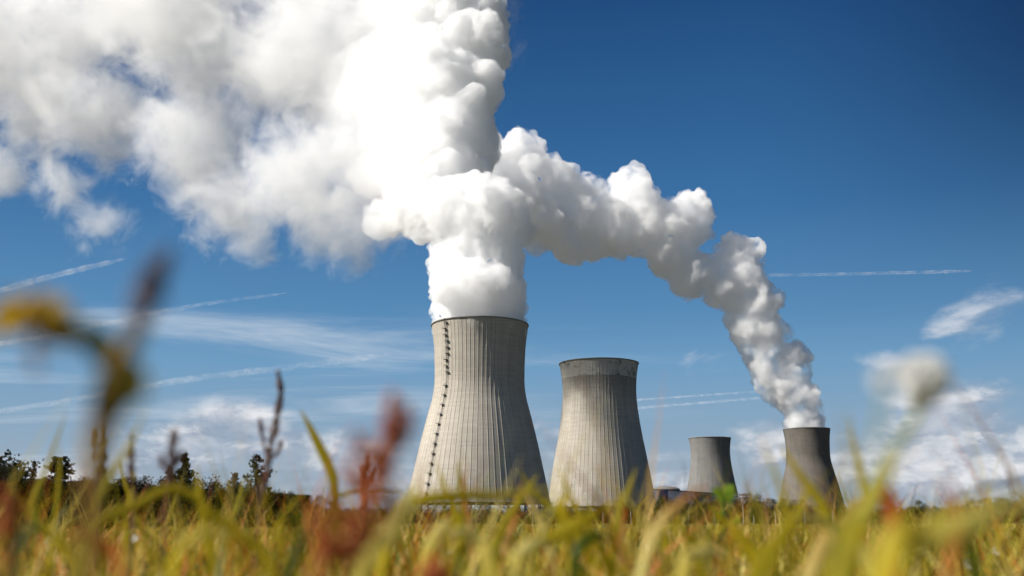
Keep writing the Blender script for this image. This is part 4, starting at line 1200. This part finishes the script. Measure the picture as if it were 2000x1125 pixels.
def dome():
    p = at(1302, 1000, 1560); root = empty('reactor_building', (p.x, 1560, 0)); tag(root, 'low grey dome just showing above the hall roof', 'reactor building')
    conc = noisy('dome_concrete', (.30, .29, .27), (.22, .215, .20), .1); R = 21; hb = at(1302, 955.5, 1560).z; ht = at(1302, 949.5, 1560).z
    pr = [(R, 0), (R, hb - 1), (R + .8, hb - .9), (R + .8, hb)] + [(R * math.cos(a), hb + (ht - hb) * math.sin(a)) for a in np.linspace(0, PI / 2, 9)[:-1]] + [(.3, ht)]
    n = 48; V = [(r * math.cos(2 * PI * k / n), r * math.sin(2 * PI * k / n), z) for r, z in pr for k in range(n)]
    Q = [(i * n + k, i * n + (k + 1) % n, (i + 1) * n + (k + 1) % n, (i + 1) * n + k) for i in range(len(pr) - 1) for k in range(n)]
    mesh_np('dome', V, np.array(Q), conc, root, True)
    v, q = join_arrays([tube_arrays([(R * .2 * math.cos(a), R * .2 * math.sin(a), ht - 1), (R * .2 * math.cos(a), R * .2 * math.sin(a), ht + 1.6)], [.15, .15], 4) for a in np.linspace(0, 5.5, 8)] + [tube_arrays([(-2, 0, ht), (-2, 0, ht + 4)], [.3, .2], 6)])
    mesh_np('railing', v, q, steelg, root)
dome()

# ------------------------------------------------------------------ condensation trails, nine kilometres up
def trail_mat():
    m = bpy.data.materials.new('ice_crystal_trail'); m.use_nodes = True; N = NT(m.node_tree); N.n.clear(); out = N.new('ShaderNodeOutputMaterial')
    t = N.new('ShaderNodeTexCoord').outputs['Object']
    f = N.maprange(N.noise(t, .0022, 5, .7), .34, .75, .005, .11)
    g = N.maprange(N.noise(t, .00022, 2, .5), .35, .6, .35, 1.0)
    mx = N.new('ShaderNodeMixShader', {0: N.math('MULTIPLY', f, g), 1: N.new('ShaderNodeBsdfTransparent').outputs[0],
         2: N.new('ShaderNodeMixShader', {0: .5, 1: N.new('ShaderNodeBsdfDiffuse', {'Color': (.95, .95, .95, 1)}).outputs[0], 2: N.new('ShaderNodeBsdfTranslucent', {'Color': (.95, .95, .95, 1)}).outputs[0]}).outputs[0]})
    N.l.new(mx.outputs[0], out.inputs[0]); return m
tm = trail_mat()
def trail(pp, wpx, label, seed):
    r_ = random.Random(seed); P = []; R = []
    for i, (x, y) in enumerate(pp):
        d = ray(x, y); t = 9000 / d.z; P.append(d * t)
    org = P[0].copy(); pts = bez([p - org for p in P], 60)
    for i, p in enumerate(pts):
        e = min(1, i / 6, (60 - i) / 6) ** .5 if 0 < i < 60 else .05
        w_ = wpx[0] + (wpx[1] - wpx[0]) * i / 60
        R.append(max(4, w_ / 2 / F * (p + org).length * e * r_.uniform(.8, 1.2))); p.z += r_.uniform(-.1, .1) * R[-1]
    V = []; Q = []
    for k, s_ in enumerate((1.0, .72, .45)):       # nested shells: denser towards the core
        V.append(tube_arrays(pts, [r * s_ for r in R], 8))
    v, q = join_arrays(V)
    tag(mesh_np('contrail', v, q, tm, None, True, loc=org), label, 'contrail', 'contrails in the sky')
trail([(-60, 585), (80, 545), (245, 505)], (12, 9), 'slanting white contrail at the left edge, topmost of the three there', 1)
trail([(-60, 682), (150, 645), (330, 605), (560, 572)], (9, 7), 'thin long contrail passing behind the yellow weed', 2)
trail([(-60, 812), (160, 778), (360, 742), (560, 718), (770, 690)], (8, 16), 'wide fuzzy contrail reaching nearly to the tallest tower', 3)
trail([(1440, 538), (1650, 535), (1900, 529)], (6, 7), 'straight level contrail right of the steam trail', 4)
trail([(1180, 786), (1330, 775), (1490, 764)], (4, 5), 'faint contrail above the small tower, upper one of two', 5)
trail([(1180, 803), (1330, 790), (1500, 776)], (5, 6), 'faint contrail above the small tower, lower one of two', 6)
